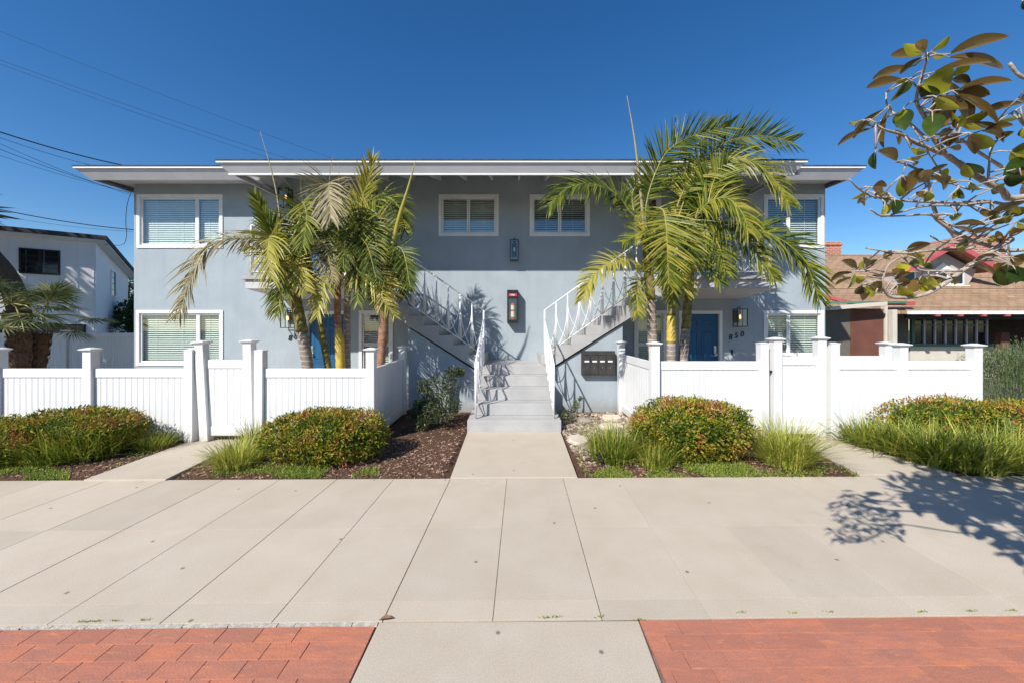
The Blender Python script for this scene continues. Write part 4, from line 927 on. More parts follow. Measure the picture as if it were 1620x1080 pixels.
leggy('small grey-green plant at the foot of the right stair wall', c.x, c.y, sp, 130, 61, M['sage'], .035, 'small_shrub')
# sage hedge at the far right beyond the fence
random.seed(62)
def softbush(label, px, py, D, rx, ry, rz, n, seed, mat='sage', grp=None):
    p = P(px, py, D); random.seed(seed); t = thing('hedge_shrub', (p.x, p.y, 0), label, 'shrub', grp); f_ = MB()
    for _ in range(n):
        v = rv(); q = U(.6, 1.05); c_ = Vector((p.x + v.x * rx * q, p.y + v.y * ry * q, max(.02, p.z + v.z * rz * q)))
        if R() < .5: blade(f_, c_ - Vector((0, 0, .06)), Vector((v.x, v.y, 0)).normalized() if abs(v.x) + abs(v.y) > .01 else Vector((1, 0, 0)), U(.08, .2), U(.02, .08), .008, R())
        else: leaf(f_, c_, v + Vector((0, 0, .8)) + rv() * .5, v, .05, .016, R())
    f_.build('foliage', M[mat], t)
softbush('loose grey-green bush beside the last right fence post', 1592, 610, 7.0, .72, .7, .72, 7000, 63, grp='grey-green bushes right of the fence')
softbush('loose grey-green bush at the right edge behind the red-tipped shrub', 1660, 600, 7.3, .8, .8, .85, 6000, 64, grp='grey-green bushes right of the fence')
softbush('low grey bush under the neighbour porch windows', 1590, 575, 10.5, 1.2, .6, .5, 2500, 65, grp='grey-green bushes right of the fence')
random.seed(66); ll_ = MB()
for _ in range(170):
    g = G(U(655, 738), U(652, 690)) if R() < .6 else G(U(620, 720), U(690, 752)) if R() < .5 else G(U(895, 1180), U(690, 752))
    if inbed(g.x, g.y): leaf(ll_, Vector((g.x, g.y, bedz(g.x, g.y) + .012)), Vector((U(-1, 1), U(-1, 1), U(-.1, .5))), Vector((U(-.4, .4), U(-.4, .4), 1)), U(.025, .06), U(.012, .026), R(), .4)
o = ll_.build('leaf_litter', M['frond_d']); o['kind'] = 'stuff'; o['label'] = 'dry curled leaves scattered over the mulch'; o['category'] = 'leaves'
# landscape spotlights
def spot(px, py, label, tilt):
    g = G(px, py, 0); t = thing('spotlight', (g.x, g.y, 0), label, 'spotlight', 'black landscape spotlights')
    d = Vector((math.sin(tilt), .35, 1.0)).normalized(); p0 = Vector((g.x, g.y, .045)); m_ = MB()
    m_.tube([p0, p0 + d * .02, p0 + d * .12, p0 + d * .135], [.018, .028, .031, .031], 14); m_.build('lamp_head', M['black'], t, smooth=False)
    s_ = MB(); s_.tube([(g.x, g.y, -.03), p0], .008, 6); s_.build('stake', M['black'], t)
spot(953, 738, 'black spotlight left of the right grass clump, tilted toward the house', -.45); spot(1482, 737, 'black spotlight in the grass by the right gate walk', -.2); spot(1292, 738, 'black spotlight behind the wispy grass at the walk corner', .1)
# fallen leaf on the pavement
m_ = MB(); g = G(612, 982); leaf(m_, g + Vector((-.05, 0, .006)), Vector((1, .1, .12)), Vector((0, 0, 1)), .085, .035, .5, .5); o = m_.build('fallen_leaf', surf('dry_leaf', (.16, .07, .04), (.24, .11, .07), 30, .7)); o['label'] = 'curled brown leaf lying at the corner of the left bricks'; o['category'] = 'leaf'

# ------------------------------------------------------------------ king palms
def frond(parent, pts, ll, hint, mat, seed, droop=.5, npair=46, w=.032, start=.12, vee=.15, base_r=.013, name='frond', fwd=(.35, 1.0), r0=0.0, r1=1.0, curl=0.0, spread=.6):
    random.seed(seed)
    npair = int(npair * 1.4); w = w * .84
    path = catmull([P(*p) for p in pts], 10); n = len(path)
    cum = [0]
    for i in range(1, n): cum.append(cum[-1] + (path[i] - path[i - 1]).length)
    Lt = cum[-1]
    def at(t):
        s = t * Lt
        for i in range(1, n):
            if cum[i] >= s:
                k = (s - cum[i - 1]) / max(1e-6, cum[i] - cum[i - 1]); return path[i - 1].lerp(path[i], k), (path[i] - path[i - 1]).normalized()
        return path[-1], (path[-1] - path[-2]).normalized()
    m_ = MB(); m_.mi = 1
    m_.tube(path, [base_r * (1 - .8 * i / (n - 1)) + .001 for i in range(n)], 6, .5)
    m_.mi = 0; H = Vector(hint).normalized(); fr0 = U(r0, r1)
    for i in range(npair):
        t = start + (1 - start) * (i + .5) / npair; p, T = at(t)
        S = T.cross(H)
        if S.length < .1: S = T.cross(Vector((.3, -.8, .5)))
        S.normalize(); Nn = S.cross(T)
        prof = (math.sin(math.pi * min(1, max(0, (t - start) / (1 - start)) ** .75 * .86 + .12))) ** .7
        L_ = ll * (.35 + .65 * prof)
        for sg in (-1, 1):
            if R() < .03: continue
            fa = fwd[0] + (fwd[1] - fwd[0]) * t + U(-.17, .17)
            d = (S * sg * math.cos(fa) + T * math.sin(fa) + Nn * (vee + U(-.26, .26))).normalized()
            l = L_ * U(.85, 1.1); rr = min(1, max(0, fr0 * .4 + U(.02, .02 + spread))); k = 5; cs = []
            c_ = p.copy(); dd = d.copy(); dz = droop * U(.7, 1.35)
            for j in range(k + 1):
                cs.append(c_.copy()); c_ = c_ + dd * (l / k); dd = (dd + Vector((0, 0, -1)) * dz / k + rv() * curl).normalized()
            vs = []; fs = []
            for j in range(k):
                a = cs[j]; T2 = (cs[j + 1] - cs[j]).normalized(); wv = T.cross(T2)
                wv = (T - T2 * T.dot(T2)); 
                if wv.length < .05: wv = Nn.cross(T2)
                wv.normalize(); nn = wv.cross(T2)
                ww = w * .5 * (.55 + .45 * math.sin(math.pi * min(1, (j + .6) / k))) * (1 - (j / k) ** 3 * .6)
                vs += [a + wv * ww + nn * ww * .45, a, a - wv * ww + nn * ww * .45]
            vs.append(cs[-1]); m = len(vs) - 1
            for j in range(k - 1):
                b_ = 3 * j; fs += [(b_, b_ + 1, b_ + 4, b_ + 3), (b_ + 1, b_ + 2, b_ + 5, b_ + 4)]
            b_ = 3 * (k - 1); fs += [(b_, b_ + 1, m), (b_ + 1, b_ + 2, m)]
            m_.add(vs, fs, rr)
    return m_.build(name, [M[mat], M['rachis']], parent)
def spear(parent, pts, r, mat='frond_y'):
    pa = catmull([P(*p) for p in pts], 6); n = len(pa); m_ = MB(); m_.tube(pa, [r * (.6 + .8 * math.sin(math.pi * min(1, .2 + .8 * i / (n - 1)))) * (1 - .75 * i / (n - 1)) + .0015 for i in range(n)], 6, .5); m_.build('spear_leaf', M[mat], parent, smooth=True)
def palm(label, trunk, shafts, group):
    """trunk: list of (px,py,D,radius px); shafts: list of (i0,i1,mat)"""
    b_ = trunk[0]; p0 = P(b_[0], b_[1], b_[2]); t = thing('king_palm', (p0.x, b_[2], 0), label, 'palm tree', group)
    path = []; rad = []
    cp = catmull([P(q[0], q[1], q[2]) for q in trunk], 8)
    for i, p in enumerate(cp):
        u = i / 8; a = int(min(len(trunk) - 2, math.floor(u))); k = u - a; path.append(p); rad.append((trunk[a][3] * (1 - k) + trunk[min(a + 1, len(trunk) - 1)][3] * k) * trunk[0][2] / F * (1 + .05 * math.sin(i * 2.4)))
    base = [Vector((path[0].x, path[0].y, -.03))] + [path[0].lerp(Vector((path[0].x, path[0].y, -.03)), .5)]
    path = [base[0], base[1]] + path; rad = [rad[0] * 1.35, rad[0] * 1.1] + rad
    for (i0, i1, mt) in shafts:
        a, z = (0 if i0 == 0 else i0 * 8 + 2), i1 * 8 + 3
        m_ = MB(); m_.tube(path[a:z], [r * (1.0 if mt == 'tr_grey' else 1.04) for r in rad[a:z]], 14); m_.build('trunk' if mt != 'tr_yellow' else 'leaf_sheath', M[mt], t, smooth=True)
    return t
PG = 'king palms behind the left fence'
D0 = 6.9
CAM = (0, -1, .15); UP = (0, 0, 1)
pA = palm('left front palm with a pale ringed trunk leaning left', [(487, 580, 6.75, 8.5), (478, 525, 6.75, 8.5), (469, 480, 6.75, 8.2), (462, 440, 6.75, 6.5), (448, 395, 6.75, 5)], [(0, 1, 'tr_grey'), (1, 4, 'tr_green')], PG)
pB = palm('thin slanting palm stem in front of the left blue door', [(519, 580, 7.0, 5), (508, 520, 7.0, 5), (500, 470, 7.0, 4.5), (490, 425, 7.0, 4), (480, 385, 7.0, 3)], [(0, 4, 'tr_green')], PG)
pC = palm('palm with a bright yellow leaf sheath in front of the left door', [(539, 580, 6.85, 7), (537, 540, 6.85, 7), (535, 519, 6.85, 4.8), (534, 470, 6.85, 5), (538, 410, 6.85, 4.5)], [(0, 2, 'tr_yellow'), (2, 4, 'tr_red')], PG)
pD = palm('brown ringed palm trunk right of the yellow sheath', [(549, 580, 7.15, 5.5), (549, 520, 7.15, 5.5), (550, 460, 7.15, 5), (556, 400, 7.15, 4.5), (566, 340, 7.15, 4)], [(0, 2, 'tr_grey'), (2, 4, 'tr_green')], PG)
pE = palm('russet palm trunk standing at the corner fence post', [(602, 578, 6.6, 6.5), (606, 530, 6.6, 7), (609, 480, 6.6, 6.5), (612, 430, 6.6, 6), (619, 395, 6.6, 4)], [(0, 2, 'tr_red'), (2, 4, 'tr_green')], PG)
f = frond
f(pA, [(455, 425, 6.75), (435, 392, 6.6), (405, 381, 6.4), (367, 379, 6.2), (331, 391, 6.05), (308, 425, 5.95), (283, 497, 5.9)], .66, (0, -.5, .9), 'frond_d', 1, 1.0, 58, .034)
f(pA, [(470, 465, 6.8), (455, 420, 6.7), (430, 365, 6.55), (404, 309, 6.4)], .40, (.4, -1, .2), 'frond', 2, .15, 46, .04, fwd=(.8, 1.2), r1=.3)
f(pA, [(452, 440, 6.75), (442, 400, 6.5), (430, 372, 6.3), (424, 400, 6.1), (430, 440, 6.0)], .62, CAM, 'frond_y', 3, .9, 30, .036)
f(pA, [(455, 435, 6.8), (445, 395, 6.9), (425, 370, 7.0), (398, 372, 7.1), (385, 395, 7.15)], .40, UP, 'frond_d', 4, .9, 26, .03, curl=.12)
f(pA, [(465, 450, 6.75), (452, 430, 6.5), (446, 455, 6.3), (440, 495, 6.25)], .5, (-.3, -1, 0), 'frond', 5, .8, 30, .034, r1=.4)
f(pA, [(470, 470, 6.7), (462, 425, 6.5), (468, 420, 6.35), (485, 460, 6.2)], .42, (.5, -1, 0), 'frond_y', 6, .6, 22, .04)
f(pB, [(485, 420, 7.0), (500, 372, 7.0), (530, 350, 7.1), (565, 365, 7.2), (590, 410, 7.3)], .60, (0, -.6, .8), 'frond', 7, .8, 40, .034, r1=.5)
f(pB, [(482, 420, 7.0), (470, 370, 6.9), (445, 345, 6.8), (420, 350, 6.8), (400, 380, 6.8)], .5, (0, -.5, .8), 'frond', 8, .8, 36, .034, r1=.4)
f(pB, [(482, 410, 7.0), (480, 350, 6.8), (478, 320, 6.6), (485, 340, 6.3), (480, 390, 6.1)], .55, CAM, 'frond', 9, .7, 34, .034)
f(pB, [(487, 440, 7.0), (470, 425, 6.9), (450, 440, 6.8), (435, 490, 6.7)], .45, (-.2, -1, .3), 'frond', 10, .7, 30, .03, r1=.3)
f(pC, [(540, 410, 6.85), (533, 340, 6.7), (524, 300, 6.5), (520, 293, 6.3), (524, 345, 6.05)], .60, CAM, 'frond_d', 11, .45, 40, .034, start=.45, fwd=(.0, 1.1))
f(pC, [(540, 420, 6.85), (560, 380, 6.8), (585, 375, 6.8), (610, 400, 6.8), (628, 445, 6.8)], .5, (0, -.7, .7), 'frond', 12, .9, 40, .034, r1=.35)
f(pC, [(535, 430, 6.85), (515, 395, 6.8), (495, 390, 6.8), (475, 410, 6.8), (462, 450, 6.8)], .48, (0, -.8, .6), 'frond', 13, .9, 40, .03, r1=.4)
f(pC, [(537, 450, 6.85), (530, 430, 6.6), (515, 440, 6.4), (502, 500, 6.3)], .45, (-.2, -1, .2), 'frond_y', 14, .5, 26, .034, r1=.5)
f(pD, [(562, 370, 7.15), (572, 320, 7.1), (582, 285, 7.05), (590, 252, 7.0)], .50, CAM, 'frond', 15, .25, 34, .032, fwd=(.6, 1.25))
f(pD, [(560, 380, 7.15), (585, 325, 7.1), (610, 310, 7.1), (632, 330, 7.1), (640, 365, 7.1)], .52, (0, -.8, .6), 'frond', 16, .8, 40, .034, r1=.3)
f(pD, [(560, 380, 7.15), (545, 335, 7.2), (520, 315, 7.3), (495, 320, 7.4), (470, 345, 7.45)], .52, (0, -.6, .8), 'frond', 17, .8, 40, .034, r1=.3)
f(pD, [(556, 420, 7.1), (560, 370, 6.9), (575, 350, 6.7), (590, 370, 6.5), (585, 420, 6.4)], .5, CAM, 'frond', 18, .7, 34, .034, r1=.3)
f(pD, [(552, 440, 7.15), (540, 400, 7.1), (520, 400, 7.0), (510, 440, 6.9)], .5, CAM, 'frond_d', 19, .8, 22, .028, curl=.15)
f(pE, [(611, 430, 6.6), (600, 392, 6.6), (575, 392, 6.55), (558, 412, 6.55), (575, 425, 6.5), (604, 452, 6.5), (612, 478, 6.5)], .58, (.2, -1, .1), 'frond_y', 20, .55, 48, .04, start=.38)
f(pE, [(614, 425, 6.6), (625, 400, 6.6), (634, 412, 6.6), (640, 450, 6.6)], .38, (.3, -1, .2), 'frond', 21, .6, 28, .03, r1=.3)
f(pE, [(612, 440, 6.6), (605, 470, 6.4), (625, 500, 6.4)], .3, CAM, 'frond', 22, .6, 14, .03)
f(pE, [(616, 400, 6.6), (600, 345, 6.8), (575, 330, 6.9), (548, 350, 7.0)], .5, (0, -.8, .6), 'frond', 23, .8, 36, .034, r1=.3)
for i, (pp, x, y, D) in enumerate(((pC, 538, 415, 6.85), (pD, 558, 410, 7.15), (pB, 485, 420, 7.0), (pE, 613, 420, 6.6), (pC, 538, 425, 6.85), (pB, 487, 430, 7.0), (pD, 556, 430, 7.15), (pE, 612, 440, 6.6), (pD, 560, 395, 7.15))):
    random.seed(900 + i); a = U(-1.5, 1.5); L_ = U(60, 95); dx = math.sin(a) * L_; dd = -abs(math.cos(a)) * .95 if i % 3 else .7
    f(pp, [(x, y, D), (x + dx * .35, y - 45, D + dd * .3), (x + dx * .75, y - 40, D + dd * .65), (x + dx * 1.05, y + 15, D + dd)], .42, (0, -.5, .85), ('frond', 'frond', 'frond_y', 'frond', 'frond', 'frond_d')[i % 6], 950 + i, .6, 34, .024, r1=.3, spread=.42)
for i, (pp, a_, b_, c_) in enumerate(((pE, (613, 430, 6.6), (628, 405, 6.9), (640, 470, 7.1)), (pE, (612, 440, 6.6), (600, 410, 6.9), (596, 480, 7.1)), (pD, (556, 430, 7.15), (585, 395, 6.9), (600, 470, 6.7)), (pD, (556, 430, 7.15), (570, 400, 6.7), (578, 470, 6.4)),
    (pC, (538, 440, 6.85), (560, 410, 6.5), (566, 480, 6.3)), (pC, (537, 445, 6.85), (520, 415, 6.5), (512, 480, 6.2)), (pB, (487, 440, 7.0), (500, 400, 6.6), (520, 450, 6.3)), (pA, (466, 455, 6.75), (490, 425, 6.4), (500, 480, 6.1)), (pD, (557, 410, 7.15), (600, 370, 7.0), (632, 430, 6.9)), (pC, (538, 400, 6.85), (500, 350, 6.7), (470, 400, 6.5)),
    (pD, (560, 390, 7.15), (600, 350, 6.8), (625, 400, 6.5)), (pC, (538, 430, 6.85), (590, 400, 6.6), (600, 450, 6.4)))):
    if i in (2, 5, 6, 7, 8, 10): continue
    f(pp, [a_, ((a_[0] + b_[0]) / 2, (a_[1] + b_[1]) / 2 - 6, (a_[2] + b_[2]) / 2), b_, ((b_[0] + c_[0]) / 2 + (c_[0] - a_[0]) * .12, (b_[1] + c_[1]) / 2 - 8, (b_[2] + c_[2]) / 2), c_], .42, ((0, -.5, .85), (.3, -.8, .4))[i % 2], 'frond', 990 + i, .6, 34, .024, r1=.3, spread=.42)
spear(pA, [(447, 395, 6.75), (440, 320, 6.8), (428, 265, 6.85), (412, 209, 6.9)], .014, 'frond_d')
spear(pE, [(618, 405, 6.6), (630, 350, 6.55), (645, 300, 6.5), (657, 256, 6.5)], .034)
spear(pC, [(538, 410, 6.85), (537, 320, 6.85), (536, 262, 6.85)], .007, 'frond_d')
PR = 'king palms behind the right fence'
pF = palm('right cluster palm with the long bare spear, nearest the mailboxes', [(1035, 572, 6.9, 8), (1031, 520, 6.9, 7.5), (1029, 475, 6.9, 7.5), (1026, 430, 6.9, 7), (1018, 350, 6.9, 4.5)], [(0, 2, 'tr_grey'), (2, 4, 'tr_green')], PR)
pG = palm('right cluster palm with an orange-yellow leaf sheath, between its neighbours', [(1062, 575, 6.8, 7), (1062, 542, 6.8, 7), (1062, 500, 6.8, 6.5), (1060, 450, 6.8, 5), (1054, 380, 6.8, 4.5)], [(0, 1, 'tr_grey'), (1, 2, 'tr_yellow'), (2, 4, 'tr_green')], PR)
pH = palm('right cluster palm standing in front of the right blue door', [(1080, 575, 7.0, 7.5), (1085, 520, 7.0, 7), (1089, 470, 7.0, 7), (1092, 420, 7.0, 6), (1098, 350, 7.0, 5)], [(0, 1, 'tr_grey'), (1, 4, 'tr_green')], PR)
f(pF, [(1020, 355, 6.9), (997, 336, 6.8), (975, 308, 6.7), (938, 292, 6.5), (898, 298, 6.35), (868, 326, 6.25)], .62, (0, -.7, .7), 'frond', 31, 1.0, 56, .034, start=.2)
f(pF, [(1020, 350, 6.9), (1024, 315, 6.9), (1036, 276, 6.9), (1056, 240, 6.9), (1092, 217, 6.9), (1155, 200, 6.9)], .60, (.2, -1, .1), 'frond', 32, .25, 60, .032, start=.15)
f(pF, [(1016, 330, 6.9), (1045, 330, 6.5), (1053, 350, 6.2), (1056, 395, 6.0), (1058, 450, 5.95)], .60, CAM, 'frond', 33, .25, 44, .034, fwd=(.1, .9), start=.2)
f(pF, [(1028, 445, 6.9), (1010, 418, 6.8), (991, 412, 6.6), (964, 417, 6.45), (936, 440, 6.35), (921, 474, 6.3)], .45, (0, -.7, .7), 'frond_y', 34, .7, 46, .03, r1=.5)
f(pF, [(1022, 370, 6.9), (1005, 340, 7.1), (1000, 310, 7.3), (1010, 285, 7.4)], .45, CAM, 'frond', 35, .3, 30, .03, r1=.3)
f(pF, [(1028, 450, 6.9), (1035, 415, 6.7), (1048, 410, 6.5), (1062, 440, 6.4), (1065, 480, 6.35)], .42, CAM, 'frond', 36, .6, 32, .032)
f(pF, [(1026, 450, 6.9), (1015, 440, 6.8), (1008, 460, 6.7), (1010, 500, 6.6)], .35, CAM, 'frond', 37, .6, 22, .03)
f(pG, [(1056, 400, 6.8), (1070, 330, 6.9), (1095, 280, 7.0), (1123, 256, 7.05), (1160, 250, 7.0), (1195, 258, 6.9), (1225, 285, 6.8), (1248, 325, 6.7)], .66, (0, -.8, .6), 'frond', 38, .9, 66, .034, start=.28)
f(pG, [(1056, 400, 6.8), (1085, 310, 7.0), (1112, 258, 7.1), (1150, 225, 7.15), (1200, 215, 7.2), (1255, 225, 7.2)], .66, (.1, -1, .1), 'frond', 39, .0, 60, .032, start=.35, r1=.3, fwd=(.5, .9))
f(pG, [(1056, 410, 6.8), (1062, 370, 6.6), (1078, 350, 6.4), (1092, 375, 6.2), (1095, 420, 6.1)], .5, CAM, 'frond', 40, .6, 34, .034)
f(pG, [(1056, 420, 6.8), (1040, 380, 6.8), (1015, 370, 6.7), (985, 385, 6.6)], .45, (0, -.8, .6), 'frond', 41, .7, 34, .03)
f(pH, [(1100, 350, 7.0), (1105, 330, 6.95), (1122, 295, 6.9), (1150, 262, 6.85)], .62, (-.25, -1, .1), 'frond', 42, .1, 46, .038, fwd=(.3, 1.0), r1=.35)
f(pH, [(1100, 352, 7.0), (1108, 335, 6.8), (1125, 318, 6.6), (1150, 314, 6.4), (1173, 335, 6.25), (1186, 368, 6.15)], .62, (0, -.8, .6), 'frond', 43, 1.1, 54, .034, start=.15, r0=.5)
f(pH, [(1100, 365, 7.0), (1140, 352, 6.9), (1186, 360, 6.7), (1233, 378, 6.5), (1272, 412, 6.35), (1296, 474, 6.25)], .66, (.2, -.9, .5), 'frond', 44, .45, 66, .036, start=.25, r1=.35)
f(pH, [(1098, 375, 7.0), (1120, 355, 6.8), (1150, 362, 6.6), (1188, 388, 6.45), (1226, 443, 6.3)], .5, (0, -.8, .6), 'frond', 45, .7, 48, .032)
f(pH, [(1095, 400, 7.0), (1110, 370, 6.8), (1135, 385, 6.6), (1150, 430, 6.5)], .5, CAM, 'frond', 46, .6, 34, .034, r1=.3)
f(pH, [(1094, 410, 7.0), (1080, 365, 7.0), (1060, 350, 7.0), (1030, 365, 7.0)], .5, (0, -.8, .6), 'frond', 47, .8, 36, .034, r1=.3)
f(pH, [(1098, 370, 7.0), (1090, 310, 7.2), (1075, 285, 7.3), (1050, 290, 7.4)], .5, (0, -.8, .5), 'frond', 48, .7, 36, .034, r1=.2)
f(pH, [(1097, 380, 7.0), (1115, 320, 7.2), (1120, 290, 7.4), (1135, 275, 7.6)], .5, CAM, 'frond', 49, .4, 30, .034, r1=.2)
f(pH, [(1092, 430, 7.0), (1100, 410, 6.8), (1120, 415, 6.6), (1140, 450, 6.5)], .4, CAM, 'frond', 50, .6, 26, .03, r1=.3)
f(pG, [(1058, 430, 6.8), (1066, 410, 6.6), (1080, 420, 6.4), (1085, 465, 6.3)], .4, CAM, 'frond_y', 51, .5, 24, .03, r1=.4)
spear(pF, [(1018, 355, 6.9), (1011, 280, 6.9), (1003, 215, 6.9), (992, 152, 6.9)], .024, 'frond_d')
spear(pH, [(1100, 350, 7.0), (1108, 310, 7.0), (1118, 270, 7.0)], .022)
# foliage of the courtyard at the palm feet
random.seed(70)

# ------------------------------------------------------------------ fan palms, far left
def fanpalm(label, trunk, crown, nleaf, seed, group):
    random.seed(seed); tp = [P(*q[:3]) for q in trunk]; t = thing('fan_palm', (tp[0].x, tp[0].y, 0), label, 'palm tree', group)
    base = Vector((tp[0].x, tp[0].y, -.05)); pa = catmull([base] + tp, 8); n = len(pa); m_ = MB()
    r_ = trunk[0][3] * trunk[0][2] / F
    m_.tube(pa, [r_ * (1 + .10 * math.sin(i * 2.1)) for i in range(n)], 12)
    for i in range(260):   # old leaf bases
        k = random.randrange(1, n - 1); a = U(0, 6.28); q = pa[k]; d = Vector((math.cos(a), math.sin(a), 0)); leaf(m_, q + d * r_ * .9 + Vector((0, 0, U(-.05, .05))), d * .6 + Vector((0, 0, 1)), d, .10, .06, 0)
    m_.build('trunk', M['bark_dark'], t)
    c = P(*crown)
    for i in range(nleaf):
        a = 2 * math.pi * i / nleaf + U(-.3, .3); el = U(-.45, 1.1); d = Vector((math.cos(a) * math.cos(el), math.sin(a) * math.cos(el), math.sin(el)))
        l = U(.55, .8); pe = c + d * l + Vector((0, 0, -.12 * l)); m_ = MB(); m_.mi = 1; m_.tube([c, c + d * l * .5 + Vector((0, 0, .03)), pe], .012, 5, .5); m_.mi = 0
        s = d.cross(Vector((0, 0, 1))).normalized(); nn = s.cross(d)
        for k in range(26):
            b_ = (k / 25 - .5) * 3.9; dd = d * math.cos(b_) + s * math.sin(b_) + Vector((0, 0, U(-.06, .06))) - nn * .1
            ll = .55 * U(.85, 1.1) * (.65 + .35 * math.cos(b_ / 2)); w = .028; ss = nn.cross(dd).normalized()
            p1 = pe + dd * ll * .5; p2 = pe + dd * ll + Vector((0, 0, -.07)); 
            m_.add([pe, p1 + ss * w / 2, p2, p1 - ss * w / 2, p1 + nn * .008], [(0, 1, 4), (1, 2, 4), (2, 3, 4), (3, 0, 4)], R())
        m_.build('fan_leaf', [M['fanleaf'], M['rachis']], t)
fanpalm('fan palm with a short shaggy trunk beside the neighbour fence', [(58, 580, 8.6, 11), (62, 545, 8.6, 12), (64, 528, 8.6, 9)], (66, 500, 8.6), 17, 81, 'fan palms at the far left')
fanpalm('fan palm with a darker trunk at the left edge', [(32, 580, 8.3, 13), (30, 520, 8.3, 12), (22, 495, 8.3, 10)], (18, 480, 8.3), 16, 82, 'fan palms at the far left')
m_ = MB(); pa = catmull([P(34, 540, 9.2), P(30, 490, 9.2), P(12, 440, 9.2), P(-25, 395, 9.2), P(-60, 350, 9.2)], 6); m_.tube([Vector((pa[0].x, pa[0].y, -.05))] + pa, [.2] * (len(pa) + 1), 12)
t = thing('leaning_palm', (pa[0].x, 9.2, 0), 'thick dark leaning palm trunk cut by the left edge', 'palm tree'); m_.build('trunk', M['bark_dark'], t, smooth=True)
m_ = MB(); c = P(-100, 330, 9.2); random.seed(83)
for i in range(110):
    d = rv(); d.z = abs(d.z) * .4; d.normalize(); p2 = c + d * U(.7, 1.4) + Vector((0, 0, -.2)); s = rv() * .02; m_.add([c, c.lerp(p2, .5) + s + Vector((0, 0, .1)), p2, c.lerp(p2, .5) - s + Vector((0, 0, .1))], [(0, 1, 2), (0, 2, 3)], R())
m_.build('crown', M['fanleaf'], t)
# grey boundary fence behind the fan palms
bf = thing('fence', (-9, 9.4, 0), 'taller shaded vinyl fence between the grey building and the white neighbour house', 'fence')
yb_ = 10.6
zt_ = EYE - (526.5 - CY) * yb_ / F
def BX(px): return (px - CX) / F * yb_
post(bf, BX(105), yb_, zt_ + .07, True); panel(bf, (BX(-60), yb_), (BX(105) - hp - .002, yb_), .02, zt_, .12); panel(bf, (BX(105) + hp + .002, yb_), (XL - .004 - .0, yb_) if BX(214) > XL else (BX(213), yb_), .02, zt_, .12)

# ------------------------------------------------------------------ white neighbour house, left
nh = thing('neighbour_house', (-15.4, 14, 0), 'two storey white boarded house with a dark flat roof edge at the left', 'house')
M['nhwhite'] = surf('neighbour_white', (0.80, 0.80, 0.80), (0.84, 0.84, 0.84), 1.5, .7, .2, 40)
C = Vector((-15.38, 14, 0)); u = Vector((-1, -.7, 0)).normalized(); v = Vector((-.7, 1, 0)).normalized()
def HB(m_, a0, a1, b0, b1, z0, z1, dz1=0, dzb=0):   # box in house axes (u = along front to the left, v = back)
    vs = []
    for z, t_ in ((z0, 0), (z1, 1)):
        for (a, b_) in ((a0, b0), (a1, b0), (a1, b1), (a0, b1)):
            p = C + u * a + v * b_; zz = z + ((dz1 * a + dzb * b_) if t_ else 0); vs.append((p.x, p.y, zz))
    m_.add(vs, [(0, 3, 2, 1), (4, 5, 6, 7), (0, 1, 5, 4), (1, 2, 6, 5), (2, 3, 7, 6), (3, 0, 4, 7)])
zN = EYE - (384 - CY) * 14 / F
m_ = MB(); HB(m_, 0, 12, 0, 4.6, -.05, zN - .02, .0, -.16)
m_.build('wall', M['nhwhite'], nh)
m_ = MB(); me_h = zN
for i in range(30):
    a = .05 + i * .4; q = MB(); HB(q, a, a + .012, -.012, -.0005, 0, zN - .03)
    q.build('board_seam', M['nhwhite'], nh)
m_ = MB(); HB(m_, -.35, 12.4, -.35, 5.1, zN + .02, zN + .17, 0, -.16)
for i_, v_ in enumerate(m_.v[:4]): pass
m_.v = [(x, y, z + ((-.16) * (Vector((x, y, 0)) - C).dot(v) if k < 4 else 0)) for k, (x, y, z) in enumerate(m_.v)]
m_.build('roof', M['roofing'], nh)
m_ = MB(); HB(m_, -.3, 12.3, -.3, 5.0, zN - .02, zN + .019, 0, -.16); m_.v = [(x, y, z + ((-.16) * (Vector((x, y, 0)) - C).dot(v) if k < 4 else 0)) for k, (x, y, z) in enumerate(m_.v)]; m_.build('fascia', M['white'], nh)
def nwin(a0, a1, z0, z1, side=False):
    m_ = MB(); e = .05
    def X(a0, a1, z0, z1, d0, d1, m_):
        if side: HB(m_, -d1, -d0, a0, a1, z0, z1)
        else: HB(m_, a0, a1, -d1, -d0, z0, z1)
    X(a0 - e, a1 + e, z0 - e, z0, .0, .04, m_); X(a0 - e, a1 + e, z1, z1 + e, .0, .04, m_); X(a0 - e, a0, z0, z1, .0, .04, m_); X(a1, a1 + e, z0, z1, .0, .04, m_); am = (a0 + a1) / 2
    if not side: X(am - .04, am + .04, z0, z1, .0, .04, m_)
    w_ = m_.build('window', M['black'] if not side else M['trimw'], nh)
    g_ = MB(); X(a0, a1, z0, z1, .004, .012, g_); g_.build('pane', darkglass, w_)
    b2 = MB()
    for k in range(1, 4): X(a0, a1, z0 + (z1 - z0) * k / 4 - .01, z0 + (z1 - z0) * k / 4 + .01, .013, .02, b2)
    b2.build('muntin', M['mailbox'], w_)
darkglass, nt_, b2_ = newmat('dark_glass'); b2_.inputs['Base Color'].default_value = (.015, .018, .02, 1); b2_.inputs['Roughness'].default_value = .08; b2_.inputs['Specular IOR Level'].default_value = .6
